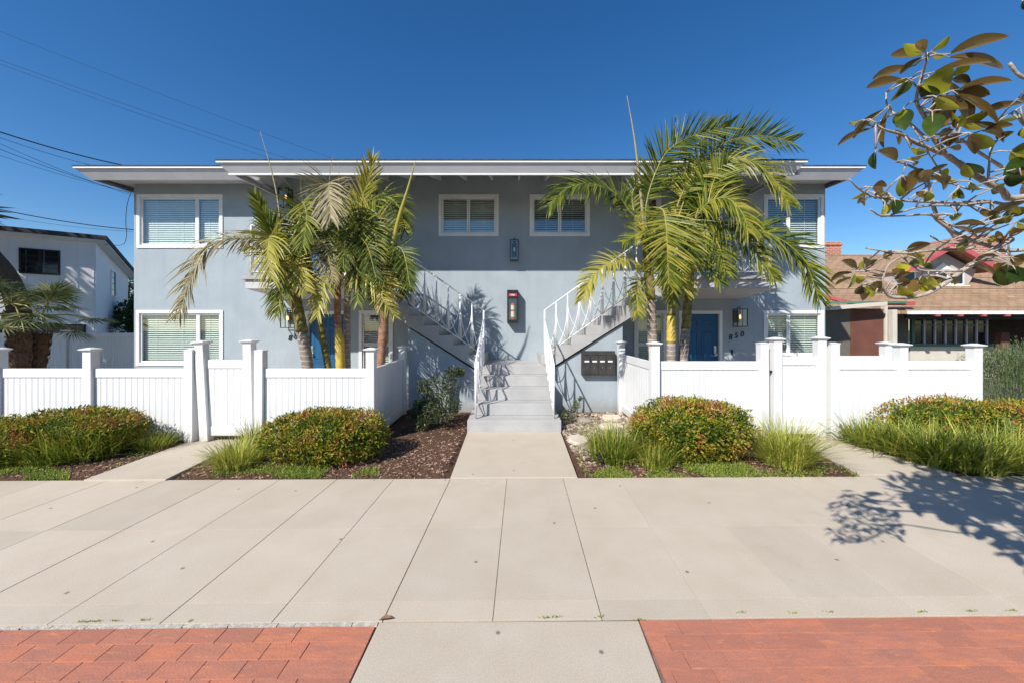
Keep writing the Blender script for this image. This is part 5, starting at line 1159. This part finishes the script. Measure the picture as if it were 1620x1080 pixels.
# front window position from the photo: 34..92 px wide, y 394..434
def solve_a(px):
    k = (px - CX) / F; return (C.x - k * C.y) / (k * u.y - u.x)
aw0, aw1 = solve_a(92), solve_a(34); Dm = (C + u * (aw0 + aw1) / 2).y
nwin(aw0, aw1, EYE - (432 - CY) * Dm / F, EYE - (397 - CY) * Dm / F)
nwin(solve_a(133), solve_a(2), EYE - (526 - CY) * 13 / F, EYE - (515 - CY) * 13 / F)
def solve_b(px):
    k = (px - CX) / F; return (C.x - k * C.y) / (k * v.y - v.x)
b0_, b1_ = solve_b(175), solve_b(181.5); Db = (C + v * b0_).y
nwin(b0_, b1_, EYE - (467 - CY) * Db / F, EYE - (429 - CY) * Db / F, True)
m_ = MB(); p = C + v * solve_b(183) - u * .1; Dq = p.y; zq = EYE - (512 - CY) * Dq / F; m_.box(p.x - .05, p.x + .05, p.y - .1, p.y + .05, zq - .1, zq + .06); m_.box(p.x, p.x + .2, p.y - .1, p.y, zq + .02, zq + .08); m_.build('wall_light', M['black'], nh)
for px in (14, 113):
    a = solve_a(px); p = C + u * a + v * 1.5; m_ = MB(); m_.tube([(p.x, p.y, zN - .2), (p.x, p.y, zN + .35)], .07, 8); m_.box(p.x - .13, p.x + .13, p.y - .13, p.y + .13, zN + .351, zN + .40); m_.build('vent_pipe', M['white'], nh)
# ------------------------------------------------------------------ trees and background planting
def tree(label, x, y, h, cr, seed, n=3500, mat='treeleaf', ls=.14, grp='trees behind the houses', name='leafy_tree', zc=None):
    random.seed(seed); t = thing(name, (x, y, 0), label, 'tree', grp); zc = zc or h * .62
    m_ = MB(); m_.tube(catmull([(x, y, -.1), (x + U(-.1, .1), y, h * .3), (x + U(-.2, .2), y, h * .6), (x, y, h * .85)], 4), [.16 - .01 * i for i in range(13)], 8)
    cl = []
    for i in range(16):
        v_ = rv() * cr * U(.4, .9); c_ = Vector((x + v_.x, y + v_.y, zc + v_.z * (h - zc) / cr)); cl.append((c_, cr * U(.28, .45)))
        m_.tube([(x, y, h * .35), (x + v_.x * .5, y + v_.y * .5, (zc + c_.z) / 2 - .1), c_], [.06, .04, .015], 5)
    m_.build('trunk', M['bark_dark'], t); f_ = MB()
    for c_, r in cl:
        for _ in range(n // 16):
            v_ = rv(); p = c_ + v_ * r * (R() ** .3); leaf(f_, p, v_ + rv(), rv() + v_, ls * U(.6, 1.3), ls * .5, min(1, max(0, .35 + .3 * v_.z + U(-.25, .25))))
    f_.build('crown', M[mat], t)
tree('dark green tree in the gap between the white house and the grey building', P(205, 460, 19).x, 19, 4.6, 1.2, 91, 4000)
tree('dark bushy tree low behind the boundary fence', P(208, 500, 16).x, 16.2, 3.2, .9, 92, 3000)
tree('broad unseen tree added left of the yard to shade the white house', -17.0, 8.0, 9.5, 3.0, 97, 9000, ls=.28, grp='trees left of the yard', zc=6.6); tree('smaller unseen tree added left of the yard to shade the boundary fence', -14.6, 6.6, 7.8, 1.9, 98, 6500, ls=.24, grp='trees left of the yard', zc=6.1)  # unseen trees, added to throw shade on the white house and boundary fence
tree('street tree across the road, seen only as a reflection left of centre', -9, -17, 8.5, 3.2, 93, 3000, ls=.4, grp='trees across the street'); tree('street tree across the road, seen only as a reflection right of centre', 4, -18, 7.5, 3.0, 94, 3000, ls=.4, grp='trees across the street'); tree('street tree across the road, farthest to the east', 13, -17, 8.0, 3.2, 95, 3000, ls=.4, grp='trees across the street'); tree('street tree across the road, farthest to the west', -19, -18, 8.0, 3.4, 96, 3000, ls=.4, grp='trees across the street')

# ------------------------------------------------------------------ craftsman house, right
ch_ = thing('bungalow', (15.5, 14, 0), 'craftsman bungalow with a tan shingle roof, red trim and a dormer at the right', 'house')
def shinglemat():
    m, nt, b = newmat('tan_shingles'); L = nt.links; geo = N(nt, 'ShaderNodeNewGeometry')
    mp = N(nt, 'ShaderNodeMapping'); mp.inputs['Scale'].default_value = (1, 1.25, 0); L.new(geo.outputs['Position'], mp.inputs['Vector'])
    br = N(nt, 'ShaderNodeTexBrick', Scale=1.0); br.inputs['Brick Width'].default_value = .32; br.inputs['Row Height'].default_value = .16; br.inputs['Mortar Size'].default_value = .012
    br.inputs['Color1'].default_value = (.29, .185, .11, 1); br.inputs['Color2'].default_value = (.38, .25, .155, 1); br.inputs['Mortar'].default_value = (.14, .085, .05, 1); L.new(mp.outputs[0], br.inputs['Vector'])
    nz = N(nt, 'ShaderNodeTexNoise', Scale=1.2, Detail=4.0); L.new(geo.outputs['Position'], nz.inputs['Vector']); r3 = ramp(nt, [(.3, (.92,) * 3), (.7, (1.08,) * 3)]); L.new(nz.outputs['Fac'], r3.inputs[0])
    mx = N(nt, 'ShaderNodeMix', data_type='RGBA', blend_type='MULTIPLY'); mx.inputs['Factor'].default_value = 1; L.new(br.outputs[0], mx.inputs[6]); L.new(r3.outputs[0], mx.inputs[7]); L.new(mx.outputs[2], b.inputs['Base Color']); b.inputs['Roughness'].default_value = .9
    return m
M['shing'] = shinglemat()
def chimmat():
    m, nt, b = newmat('chimney_brick'); L = nt.links; geo = N(nt, 'ShaderNodeNewGeometry'); sp = N(nt, 'ShaderNodeSeparateXYZ'); cb = N(nt, 'ShaderNodeCombineXYZ'); ad = N(nt, 'ShaderNodeMath', operation='ADD')
    L.new(geo.outputs['Position'], sp.inputs[0]); L.new(sp.outputs[0], ad.inputs[0]); L.new(sp.outputs[1], ad.inputs[1]); L.new(ad.outputs[0], cb.inputs[0]); L.new(sp.outputs[2], cb.inputs[1])
    br = N(nt, 'ShaderNodeTexBrick', Scale=1.0); br.inputs['Brick Width'].default_value = .22; br.inputs['Row Height'].default_value = .085; br.inputs['Mortar Size'].default_value = .01
    br.inputs['Color1'].default_value = (.36, .10, .065, 1); br.inputs['Color2'].default_value = (.45, .16, .10, 1); br.inputs['Mortar'].default_value = (.5, .42, .36, 1); L.new(cb.outputs[0], br.inputs['Vector']); L.new(br.outputs[0], b.inputs['Base Color'])
    b.inputs['Roughness'].default_value = .9; bp = N(nt, 'ShaderNodeBump', Strength=.6, Distance=.02); bp.invert = True; L.new(br.outputs['Fac'], bp.inputs['Height']); L.new(bp.outputs[0], b.inputs['Normal']); return m
M['chim'] = chimmat()
M['redtrim'] = surf('red_trim', (.42, .085, .09), (.5, .11, .12), 5, .6); M['greentrim'] = surf('green_trim', (.07, .16, .11), (.10, .2, .14), 5, .6)
M['brown'] = surf('brown_wall', (.13, .05, .035), (.17, .07, .05), 2, .85, .2, 60); M['taupe'] = surf('taupe_wall', (.12, .11, .09), (.16, .14, .12), 2, .9, .2, 60); M['cream_wall'] = surf('cream_wall', (.55, .5, .42), (.62, .57, .48), 3, .8, .2, 60)
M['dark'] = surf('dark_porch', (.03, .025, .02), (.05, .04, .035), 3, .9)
def part_box(name, mat, x0, x1, y0, y1, z0, z1, parent=None, **k): m_ = MB(); m_.box(x0, x1, y0, y1, z0, z1); return m_.build(name, M[mat] if isinstance(mat, str) else mat, parent or ch_, **k)
YE = 12.5
def QX(px, D=YE): return (px - CX) / F * D
def QZ(py, D=YE): return EYE - (py - CY) / F * D
zE = QZ(491, YE); yR = 17.2; zR = QZ(403, yR)
xl, xrr = QX(1296, 12.5), 27.0
m_ = MB()
m_.add([(xl, YE, zE), (xrr, YE, zE), (xrr, yR, zR), (xl + 1.2, yR, zR), (xl, YE, zE - .12), (xrr, YE, zE - .12), (xrr, yR, zR - .12), (xl + 1.2, yR, zR - .12)], [(0, 1, 2, 3), (4, 7, 6, 5), (0, 4, 5, 1), (1, 5, 6, 2), (3, 2, 6, 7), (0, 3, 7, 4)])
m_.add([(xl + 1.2, yR + .0, zR), (xrr, yR, zR), (xrr, 22, zE), (xl, 22, zE)], [(0, 1, 2, 3)])
rfo = m_.build('roof', M['shing'], ch_)
rows = MB(); nrow = 26
for i in range(nrow):
    t = i / nrow; y = YE + (yR - YE) * t; z = zE + (zR - zE) * t; xa = xl + 1.2 * t; rows.add([(xa, y, z + .001), (xrr, y, z + .001), (xrr, y, z + .02), (xa, y, z + .02), (xrr, y + .18, z + .02 + .18 * (zR - zE) / (yR - YE) - .018), (xa, y + .18, z + .02 + .18 * (zR - zE) / (yR - YE) - .018)], [(0, 1, 2, 3), (3, 2, 4, 5)])
o = rows.build('shingle_courses', M['shing'], rfo); o['kind'] = 'stuff'
part_box('gutter', 'white', QX(1435), xrr, YE - .08, YE - .002, zE - .13, zE - .02)
for px in (1480, 1516, 1553, 1590): part_box('rafter_tail', 'redtrim', QX(px) - .06, QX(px) + .06, YE - .10, YE + .9, zE - .20, zE - .132)
part_box('fascia', 'dark', QX(1440), xrr, YE + .1, YE + .2, zE - .3, zE - .131)
YW = 13.6
def RX(px): return (px - CX) / F * YW
def RZ(py): return EYE - (py - CY) / F * YW
# front wall with window strip
part_box('wall', 'cream_wall', RX(1440), RX(1582), YW, YW + .15, -.05, RZ(548)); part_box('sill', 'greentrim', RX(1440), RX(1583), YW - .06, YW + .1, RZ(547.8), RZ(544))
wn_ = part_box('window', 'greentrim', RX(1443), RX(1447.5), YW, YW + .1, RZ(543.8), zE + .35)
g_ = MB(); g_.box(RX(1447), RX(1563), YW + .05, YW + .06, RZ(543.8), zE + .35); g_.build('pane', darkglass, wn_)
for px in (1463, 1480, 1496.5, 1513, 1530, 1546, 1562.5): m_ = MB(); m_.box(RX(px) - .025, RX(px) + .025, YW, YW + .049, RZ(543.8), zE + .35); m_.build('mullion', M['eave'], wn_)
m_ = MB(); m_.box(RX(1447), RX(1562), YW + .012, YW + .042, RZ(515.5), RZ(513)); m_.build('transom', M['greentrim'], wn_)
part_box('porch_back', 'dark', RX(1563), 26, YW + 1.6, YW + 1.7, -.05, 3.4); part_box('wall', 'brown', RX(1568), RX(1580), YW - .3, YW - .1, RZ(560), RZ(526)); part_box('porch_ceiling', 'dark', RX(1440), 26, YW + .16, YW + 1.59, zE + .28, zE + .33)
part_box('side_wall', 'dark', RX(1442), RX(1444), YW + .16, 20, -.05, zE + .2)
part_box('side_wall', 'taupe', QX(1409, 13), RX(1440), YW + .05, YW + .15, -.05, zE + .0)
bw_ = part_box('side_wall', 'brown', QX(1345, 12), QX(1398, 12), 12.0, 12.1, -.05, QZ(489, 12)); part_box('side_wall', 'taupe', QX(1306, 12), QX(1344.8, 12), 12.0, 12.1, -.05, QZ(488, 12))
part_box('post', 'cream_wall', QX(1398.2, 12), QX(1402, 12), 11.95, 12.1, -.05, QZ(484, 12)); part_box('post', 'cream_wall', QX(1410, 12), QX(1417, 12), 11.95, 12.1, -.05, QZ(490, 12))
m_ = MB(); za, zb_ = QZ(488, 11.7), QZ(480, 11.7); m_.prism([(QX(1310, 11.7), za - .06), (QX(1400, 11.7), zb_ - .06), (QX(1400, 11.7), zb_ + .05), (QX(1310, 11.7), za + .05)], 'y', 11.62, 12.4); m_.build('patio_roof', M['cream_wall'], ch_)
m_ = MB(); m_.prism([(QX(1296), QZ(466)), (QX(1349), QZ(478)), (QX(1349), QZ(483)), (QX(1296), QZ(470.5))], 'y', YE - .1, YE - .005); m_.build('fascia', M['redtrim'], ch_)
part_box('fascia', 'redtrim', QX(1403), QX(1443), YE - .1, YE - .005, QZ(483), QZ(477.5)); part_box('beam', 'greentrim', QX(1300), QX(1425), YE - .2, YE - .105, QZ(481), QZ(477.5))
# dormer
dm = 14.3
def DX(px): return (px - CX) / F * dm
def DZ(py): return EYE - (py - CY) / F * dm
m_ = MB(); m_.prism([(DX(1412), DZ(457)), (DX(1528), DZ(457)), (DX(1545), DZ(428)), (DX(1487), DZ(397)), (DX(1412), DZ(428))], 'y', dm, dm + 2.6); m_.build('dormer', surf('dormer_wall', (.42, .38, .35), (.5, .45, .42), 3, .8), ch_)
for (xa, za, xb, zb2) in ((1408, 432, 1487, 387), (1487, 387, 1562, 431)):
    m_ = MB(); m_.prism([(DX(xa), DZ(za)), (DX(xb), DZ(zb2)), (DX(xb), DZ(zb2 - 2)), (DX(xa), DZ(za - 2))], 'y', dm - .5, dm + 3.0); m_.build('roof', M['shing'], ch_)
    m_ = MB(); m_.prism([(DX(xa), DZ(za + 8)), (DX(xb), DZ(zb2 + 8)), (DX(xb), DZ(zb2 + .2)), (DX(xa), DZ(za + .2))], 'y', dm - .55, dm - .42); m_.build('bargeboard', M['redtrim'], ch_)
for (xa, xb) in ((1424, 1447), (1479, 1498), (1499, 1523)):
    m_ = MB(); m_.box(DX(xa), DX(xb), dm - .05, dm - .002, DZ(452), DZ(427)); w_ = m_.build('window', M['trimw'], ch_)
    m_ = MB(); m_.box(DX(xa + 3), DX(xb - 3), dm - .06, dm - .0505, DZ(449), DZ(431)); m_.build('pane', darkglass, w_)
part_box('sill', 'trimw', DX(1420), DX(1527), dm - .16, dm - .062, DZ(456), DZ(452.2))
m_ = MB(); m_.prism([(DX(1476), DZ(426.5)), (DX(1503), DZ(426.5)), (DX(1489.5), DZ(416))], 'y', dm - .06, dm - .003); m_.build('pediment', M['trimw'], ch_)
def chimney(px0, px1, pyt, pyb, D):
    x0, x1 = (px0 - CX) / F * D, (px1 - CX) / F * D; zt = EYE - (pyt - CY) / F * D; zb = EYE - (pyb - CY) / F * D
    m_ = MB(); m_.box(x0, x1, D, D + (x1 - x0), zb, zt - .16); c_ = m_.build('chimney', M['chim'], ch_); m_ = MB(); m_.box(x0 - .04, x1 + .04, D - .04, D + (x1 - x0) + .04, zt - .159, zt - .06); m_.box(x0, x1, D, D + (x1 - x0), zt - .0595, zt); m_.build('chimney_cap', M['chim'], c_)
chimney(1305, 1331, 383, 440, 17.4); chimney(1528, 1592, 372, 452, 15.2)
o = thing('porch_lantern', (RX(1555), 13.2, QZ(497, 13.2)), 'rusty porch lamp hanging under the bungalow eave', 'lantern'); m_ = MB(); zl = QZ(497, 13.2); xl_ = QX(1555, 13.2); m_.tube([(xl_, 13.2, zl + .2), (xl_, 13.2, zl), (xl_, 13.2, zl - .05), (xl_, 13.2, zl - .14)], [.02, .04, .08, .12], 10); m_.build('lamp_shade', M['bark_dark'], o)

# ------------------------------------------------------------------ overhead wires
def wire(px0, py0, D0_, px1, py1, D1, r, label, sag=.25):
    a, b_ = P(px0, py0, D0_), P(px1, py1, D1); pts = []
    for i in range(17):
        t = i / 16; p = a.lerp(b_, t); p.z -= sag * 4 * t * (1 - t) * .5; pts.append(p)
    m_ = MB(); m_.tube(pts, r, 5); o = m_.build('overhead_wire', M['wire'], None, smooth=True); o['label'] = label; o['category'] = 'wire'; o['group'] = 'overhead wires crossing behind the left of the roof'
wire(-80, 18, 16, 620, 285, 22, .007, 'highest thin overhead wire crossing the sky at upper left')
wire(-80, 66, 16, 520, 272, 22, .008, 'upper wire of the close pair in the sky at left'); wire(-80, 72, 16, 500, 274, 22, .007, 'lower wire of the close pair in the sky at left')
wire(-60, 189, 12, 215, 266, 16, .022, 'thick black cable running down to the left roof edge'); wire(-60, 196, 12, 185, 271, 16, .008, 'thin wire just under the thick black cable')
wire(-60, 200, 12, 216, 312, 16, .007, 'steeper thin wire dropping to the left eave corner'); wire(-60, 212, 12, 214, 308, 16, .009, 'lowest wire of the bundle above the white house'); wire(-60, 225, 12, 213, 306, 16, .006, 'faint wire below the bundle, meeting the eave corner')
wire(-60, 318, 12.5, 214, 364, 15, .016, 'black cable crossing just above the white house roof'); wire(-60, 330, 12.5, 214, 367, 15, .005, 'faint wire under the cable above the white house roof')
m_ = MB(); m_.tube(catmull([P(207, 305, 10.2), P(201, 325, 10.2), P(199, 350, 10.4), P(200, 375, 11), P(192, 388, 12.5), P(165, 387, 14.2)], 5), .007, 5); o = m_.build('overhead_wire', M['wire'], None, smooth=True); o['label'] = 'looping service wire hanging from the left eave to the white house'; o['category'] = 'wire'; o['group'] = 'overhead wires crossing behind the left of the roof'

# ------------------------------------------------------------------ broad-leaved street tree, right foreground
random.seed(101)
TD = 1.42
tr = thing('street_tree', (3.05, 0.95, 0), 'broad-leaved street tree reaching in from the right with brown-backed leaves', 'tree')
m_ = MB(); trunk_pts = catmull([(3.15, .75, -.1), (3.10, .80, .9), (3.02, .9, 1.7), (2.85, 1.0, 2.2), (2.6, 1.15, 2.55)], 5); m_.tube(trunk_pts, [.13 - .0038 * i for i in range(len(trunk_pts))], 12); m_.build('trunk', M['bark'], tr, smooth=True)
def q4(cx, cy): return (1300 + cx / 3, cy / 3)
def q3(cx, cy): return (1280 + cx * .2778, 340 + cy * .2778)
BR = []
def branch(pts, r0, r1, D0_=TD, D1=TD, world_start=None):
    n = len(pts); ps = [P(p[0], p[1], D0_ + (D1 - D0_) * i / max(1, n - 1)) for i, p in enumerate(pts)]
    if world_start: ps = [Vector(w_) for w_ in world_start] + ps
    pa = catmull(ps, 5); k = len(pa)
    m_ = MB(); m_.tube(pa, [(r0 + (r1 - r0) * i / (k - 1)) * .68 * TD / F * (1 + .08 * math.sin(i * 1.7)) for i in range(k)], 8); m_.build('branch', M['bark'], tr, smooth=True); BR.extend(pa)
WS = [(2.62, 1.14, 2.53)]
branch([q4(*p) for p in ((960, 935), (850, 900), (740, 840), (640, 770), (575, 720), (530, 650), (490, 560), (450, 480), (470, 380), (505, 270))], 9, 2.2, 1.5, 1.35, WS + [(2.3, 1.35, 2.35)])
branch([q4(*p) for p in ((570, 730), (430, 670), (380, 640), (280, 610), (250, 580))], 4.5, 1.6, 1.44, 1.3)
branch([q4(*p) for p in ((510, 670), (420, 590), (330, 530), (308, 490), (305, 440))], 3.2, 1.5, 1.42, 1.5)
branch([q4(*p) for p in ((1050, 900), (960, 860), (850, 790), (740, 720), (660, 660))], 6, 2.5, 1.6, 1.5, [(2.55, 1.2, 2.5)])
branch([q4(*p) for p in ((960, 950), (800, 960), (640, 975), (480, 980), (300, 1025), (230, 995))], 4, 1.4, 1.5, 1.25, [(2.35, 1.32, 2.35)])
branch([q4(*p) for p in ((800, 955), (640, 962), (540, 960), (400, 955), (250, 935), (180, 900), (130, 850))], 3.5, 1.4, 1.48, 1.32)
branch([q4(*p) for p in ((640, 1130), (600, 1080), (540, 1010), (515, 900), (490, 830), (400, 780), (350, 770))], 5.5, 1.4, 1.45, 1.4)
branch([q3(*p) for p in ((1224, 200), (1000, 170), (850, 110), (740, 40), (690, 0), (560, 5), (420, 10))], 6, 1.4, 1.45, 1.32, [(2.75, 1.05, 2.35), (2.3, 1.25, 2.08)])
branch([q3(*p) for p in ((1150, 140), (1050, 200), (950, 270), (870, 320), (760, 400), (640, 460), (480, 470), (430, 430), (415, 380), (450, 290), (520, 240))], 6.5, 1.6, 1.42, 1.3)
branch([q3(*p) for p in ((940, 185), (870, 200), (740, 200), (640, 210), (520, 220), (320, 190))], 3.5, 1.6, 1.42, 1.35)
branch([q3(*p) for p in ((870, 160), (760, 155), (690, 120))], 2.6, 1.6); branch([q3(*p) for p in ((870, 320), (720, 320), (620, 310), (520, 230))], 2.6, 1.8, 1.35, 1.35)
branch([q4(*p) for p in ((790, 850), (800, 700),)], 2.6, 1.4); branch([q4(*p) for p in ((640, 680), (660, 600), (695, 530))], 2.6, 1.2); branch([q4(*p) for p in ((780, 620), (860, 560), (960, 500))], 2, 1.2); branch([q4(*p) for p in ((1020, 390), (940, 360), (890, 300))], 3.5, 3.5)
branch([q4(*p) for p in ((600, 860), (540, 780), (430, 600))], 2, 1.2); branch([q4(*p) for p in ((700, 900), (560, 860), (480, 900), (400, 955))], 2, 1.4)
def bleaf(a, b_, w, r, face=0.0, D=None, flip=False):
    """broad leaf from picture point a to b_; w width in px; slightly cupped, real thickness of a folded blade"""
    D = D or U(1.3, 1.46); pa = P(a[0], a[1], D); pb_ = P(b_[0], b_[1], D + U(-.05, .05)); bend = U(.5, 1.6); d = pb_ - pa; l = d.length; d.normalize()
    view = (pa - Vector((0, 0, EYE))).normalized(); s0 = d.cross(view).normalized()      # in-picture width direction
    true_w = max(.058, l * .40) ; wpx = w * D / F; ang = math.acos(max(-1, min(1, wpx / true_w))) if wpx < true_w else 0
    if wpx > true_w: true_w = wpx
    c1 = s0 * math.cos(ang) + view * math.sin(ang); c2 = s0 * math.cos(ang) - view * math.sin(ang)
    s = c1 if c1.cross(d).z > c2.cross(d).z else c2
    if not (.25 <= r <= .42): s = -s            # upper face turned to the viewer
    nn = s.cross(d)
    m_ = MB(); K = 13; vs = []; fs = []
    pet = .12 * l
    for i in range(K + 1):
        t = i / K; c_ = pa + d * (pet + (l - pet) * t) + nn * (.06 * l * bend * (1 - (2 * t - 1) ** 2)) + s * (.05 * l * (bend - 1) * math.sin(3.1 * t))
        hw = true_w / 2 * (math.sin(math.pi * min(1, t * .94 + .03)) ** .75) * (1.0 if t < .5 else 1.02 - .25 * (t - .5))
        if i == K: hw = .0008
        up_ = .22 * hw
        vs += [c_ + s * hw + nn * up_, c_ + s * hw * .5 + nn * up_ * .35, c_, c_ - s * hw * .5 + nn * up_ * .35, c_ - s * hw + nn * up_]
    for i in range(K):
        for j in range(4):
            k = i * 5 + j; fs.append((k, k + 5, k + 6, k + 1))
    m_.add(vs, fs, r); n0 = len(m_.f)
    m_.mi = 1
    nb_ = min(BR, key=lambda q: (q - pa).length_squared)
    if (nb_ - pa).length < .14: m_.tube([nb_, nb_.lerp(pa, .5) + Vector((0, 0, .006)), pa], [.0032, .0028, .0024], 5)
    m_.tube([pa, pa + d * pet, pa + d * l * .5 + nn * .05 * l], [.0022, .002, .001], 4)
    o = m_.build('leaf', [M['magnolia'], M['bark']], tr, smooth=True); return o
L4 = [((495,250),(390,210),45,.95),((490,262),(325,265),42,.4),((515,250),(605,170),30,.8),((445,310),(240,380),38,.4),((400,372),(210,420),40,.4),((430,370),(350,460),35,.2),((575,265),(890,175),52,.3),((500,350),(810,295),30,.3),
 ((455,405),(620,375),115,.7),((610,370),(695,300),45,.9),((620,430),(905,385),36,.3),((610,455),(800,450),58,.3),((530,455),(590,600),70,.35),((390,510),(395,620),70,.15),((525,530),(520,650),75,.15),((605,520),(695,515),32,.3),
 ((320,500),(150,660),34,.4),((250,600),(75,695),26,.4),((205,570),(135,575),16,.8),((350,620),(365,690),16,.4),((255,710),(355,765),42,.3),((500,735),(400,750),20,.8),((385,830),(370,935),55,.5),((490,870),(415,820),62,.35),
 ((500,860),(600,800),38,.8),((500,830),(600,780),26,.3),((670,770),(765,830),55,.15),((700,630),(820,690),60,.5),((640,580),(800,530),40,.75),((700,570),(960,490),34,.35),((760,620),(910,595),32,.3),((820,580),(960,540),22,.5),
 ((830,670),(915,625),34,.3),((890,720),(990,690),60,.5),((850,850),(980,760),95,.1),((235,890),(310,885),34,.3),((310,915),(250,945),30,.4),((230,935),(170,968),22,.4),((215,905),(140,945),18,.8),((300,960),(280,1035),22,.85),
 ((345,940),(345,1020),42,.15),((500,905),(490,960),36,.5),((640,1010),(640,1045),22,.2),((610,1070),(780,1070),26,.3),((770,1050),(980,955),38,.3),((890,1030),(990,990),44,.3),((430,770),(455,780),18,.3),((550,640),(630,620),30,.35),((600,700),(660,640),34,.3),
 ((640,620),(700,560),26,.4),((560,830),(640,870),30,.8),((420,700),(500,720),30,.85),((650,890),(620,950),30,.6),((960,600),(1010,640),60,.3),((800,1000),(870,1060),36,.2),((930,470),(1060,440),40,.4),((940,800),(1000,870),60,.2),((700,860),(760,900),20,.5),((800,900),(870,870),22,.6),((950,0),(1010,40),26,.2)]
for a, b_, w, r in L4:
    a2, b2 = q4(*a), q4(*b_); bleaf(a2, b2, w / 3, r)
L3 = [((280,320),(185,260),40,.3),((320,315),(390,255),36,.3),((245,350),(320,365),45,.85),((345,390),(358,470),62,.85),((300,400),(305,490),44,.3),((490,350),(540,270),58,.9),((600,245),(650,290),55,.7),((650,300),(700,280),45,.2),((680,345),(690,440),95,.95),
 ((640,345),(595,440),58,.3),((500,395),(605,470),62,.85),((480,380),(590,330),26,.4),((540,205),(695,165),48,.25),((425,210),(490,205),20,.7),((800,345),(860,385),30,.6),((1140,270),(1105,405),95,.15),((1160,290),(1224,380),80,.15),((920,275),(1110,235),34,.35),
 ((810,55),(1000,50),30,.3),((830,190),(900,140),40,.15),((890,110),(1050,80),34,.35),((1050,130),(1110,165),40,.3),((1140,130),(1240,80),38,.4),((260,320),(125,380),30,.4),((250,360),(150,400),20,.4),((820,0),(850,25),36,.7),((1020,130),(1070,150),30,.7),((1150,240),(1240,260),50,.3),((1180,40),(1260,20),40,.5),((380,440),(420,400),24,.4),((1090,20),(1180,-30),50,.2),((960,-20),(1060,30),40,.3),((1010,20),(1090,-10),40,.25)]
for a, b_, w, r in L3:
    a2, b2 = q3(*a), q3(*b_); bleaf(a2, b2, w * .2778, r)
random.seed(140)
for LL, Q, k_ in ((L4, q4, 1 / 3), (L3, q3, .2778)):
    for a, b_, w, r in LL:
        for rep_ in range(1 + (R() < .5)):
            dx, dy = b_[0] - a[0], b_[1] - a[1]; an = U(.35, 1.1) * random.choice((-1, 1)); kk = U(.6, .95)
            b2 = (a[0] + (dx * math.cos(an) - dy * math.sin(an)) * kk, a[1] + (dx * math.sin(an) + dy * math.cos(an)) * kk)
            if Q(*b2)[1] < min(Q(*a)[1], Q(*b_)[1]) - 6 or Q(*b2)[0] < min(Q(*a)[0], Q(*b_)[0]) - 12: continue
            bleaf(Q(*a), Q(*b2), min(w, 60) * k_ * U(.6, 1), random.choice((.3, .35, .4, .33, .12, .8, .6, .95)))
# the rest of the crown, beyond the right and upper edges of the view
def outside(p):
    if p.y < .15: return True
    x = CX + p.x / p.y * F; y = CY - (p.z - EYE) / p.y * F
    return x > 1690 or y < -70
far = MB()
for c_, r_ in (((2.45, 1.35, 2.85), .35), ((2.2, 1.1, 2.95), .35), ((2.8, 1.5, 2.7), .4), ((2.1, .8, 3.0), .35), ((2.6, .9, 3.2), .45), ((2.9, 1.3, 3.3), .45), ((3.1, 1.7, 2.6), .4), ((2.5, 1.5, 3.2), .35), ((3.3, 1.0, 3.0), .45), ((2.6, 1.2, 2.3), .3), ((3.2, 1.9, 3.1), .4), ((2.3, .6, 2.5), .35), ((2.7, .9, 2.6), .35), ((1.9, 1.0, 3.1), .3)):
    pa = catmull([(2.6, 1.15, 2.55), ((2.6 + c_[0]) / 2, (1.15 + c_[1]) / 2, (2.6 + c_[2]) / 2 + .1), c_], 4)
    if all(outside(p) for p in pa): m_ = MB(); m_.tube(pa, [.02, .018, .016, .014, .012, .011, .01, .009, .008], 6); m_.build('branch', M['bark'], tr, smooth=True)
    for _ in range(60):
        v_ = rv() * r_ * (R() ** .4); p = Vector(c_) + v_; d = (v_.normalized() + rv() * .6).normalized(); q = p + d * .16
        if not (outside(p) and outside(q)): continue
        s = d.cross(Vector((U(-.5, .5), U(-.5, .5), 1))).normalized(); nn = s.cross(d); K = 5; vs = []; fs = []; l = U(.13, .20); w_ = U(.03, .042)
        for i in range(K + 1):
            t = i / K; hw = w_ * math.sin(math.pi * min(1, t * .94 + .03)) ** .75; c2 = p + d * l * t + nn * (.06 * l * (1 - (2 * t - 1) ** 2)); vs += [c2 + s * hw + nn * hw * .2, c2, c2 - s * hw + nn * hw * .2]
        for i in range(K):
            k = 3 * i; fs += [(k, k + 3, k + 4, k + 1), (k + 1, k + 4, k + 5, k + 2)]
        far.add(vs, fs, R())
o = far.build('foliage', M['magnolia'], tr, smooth=True); o['kind'] = 'stuff'
SC.cycles.max_bounces = 8; SC.cycles.transparent_max_bounces = 16
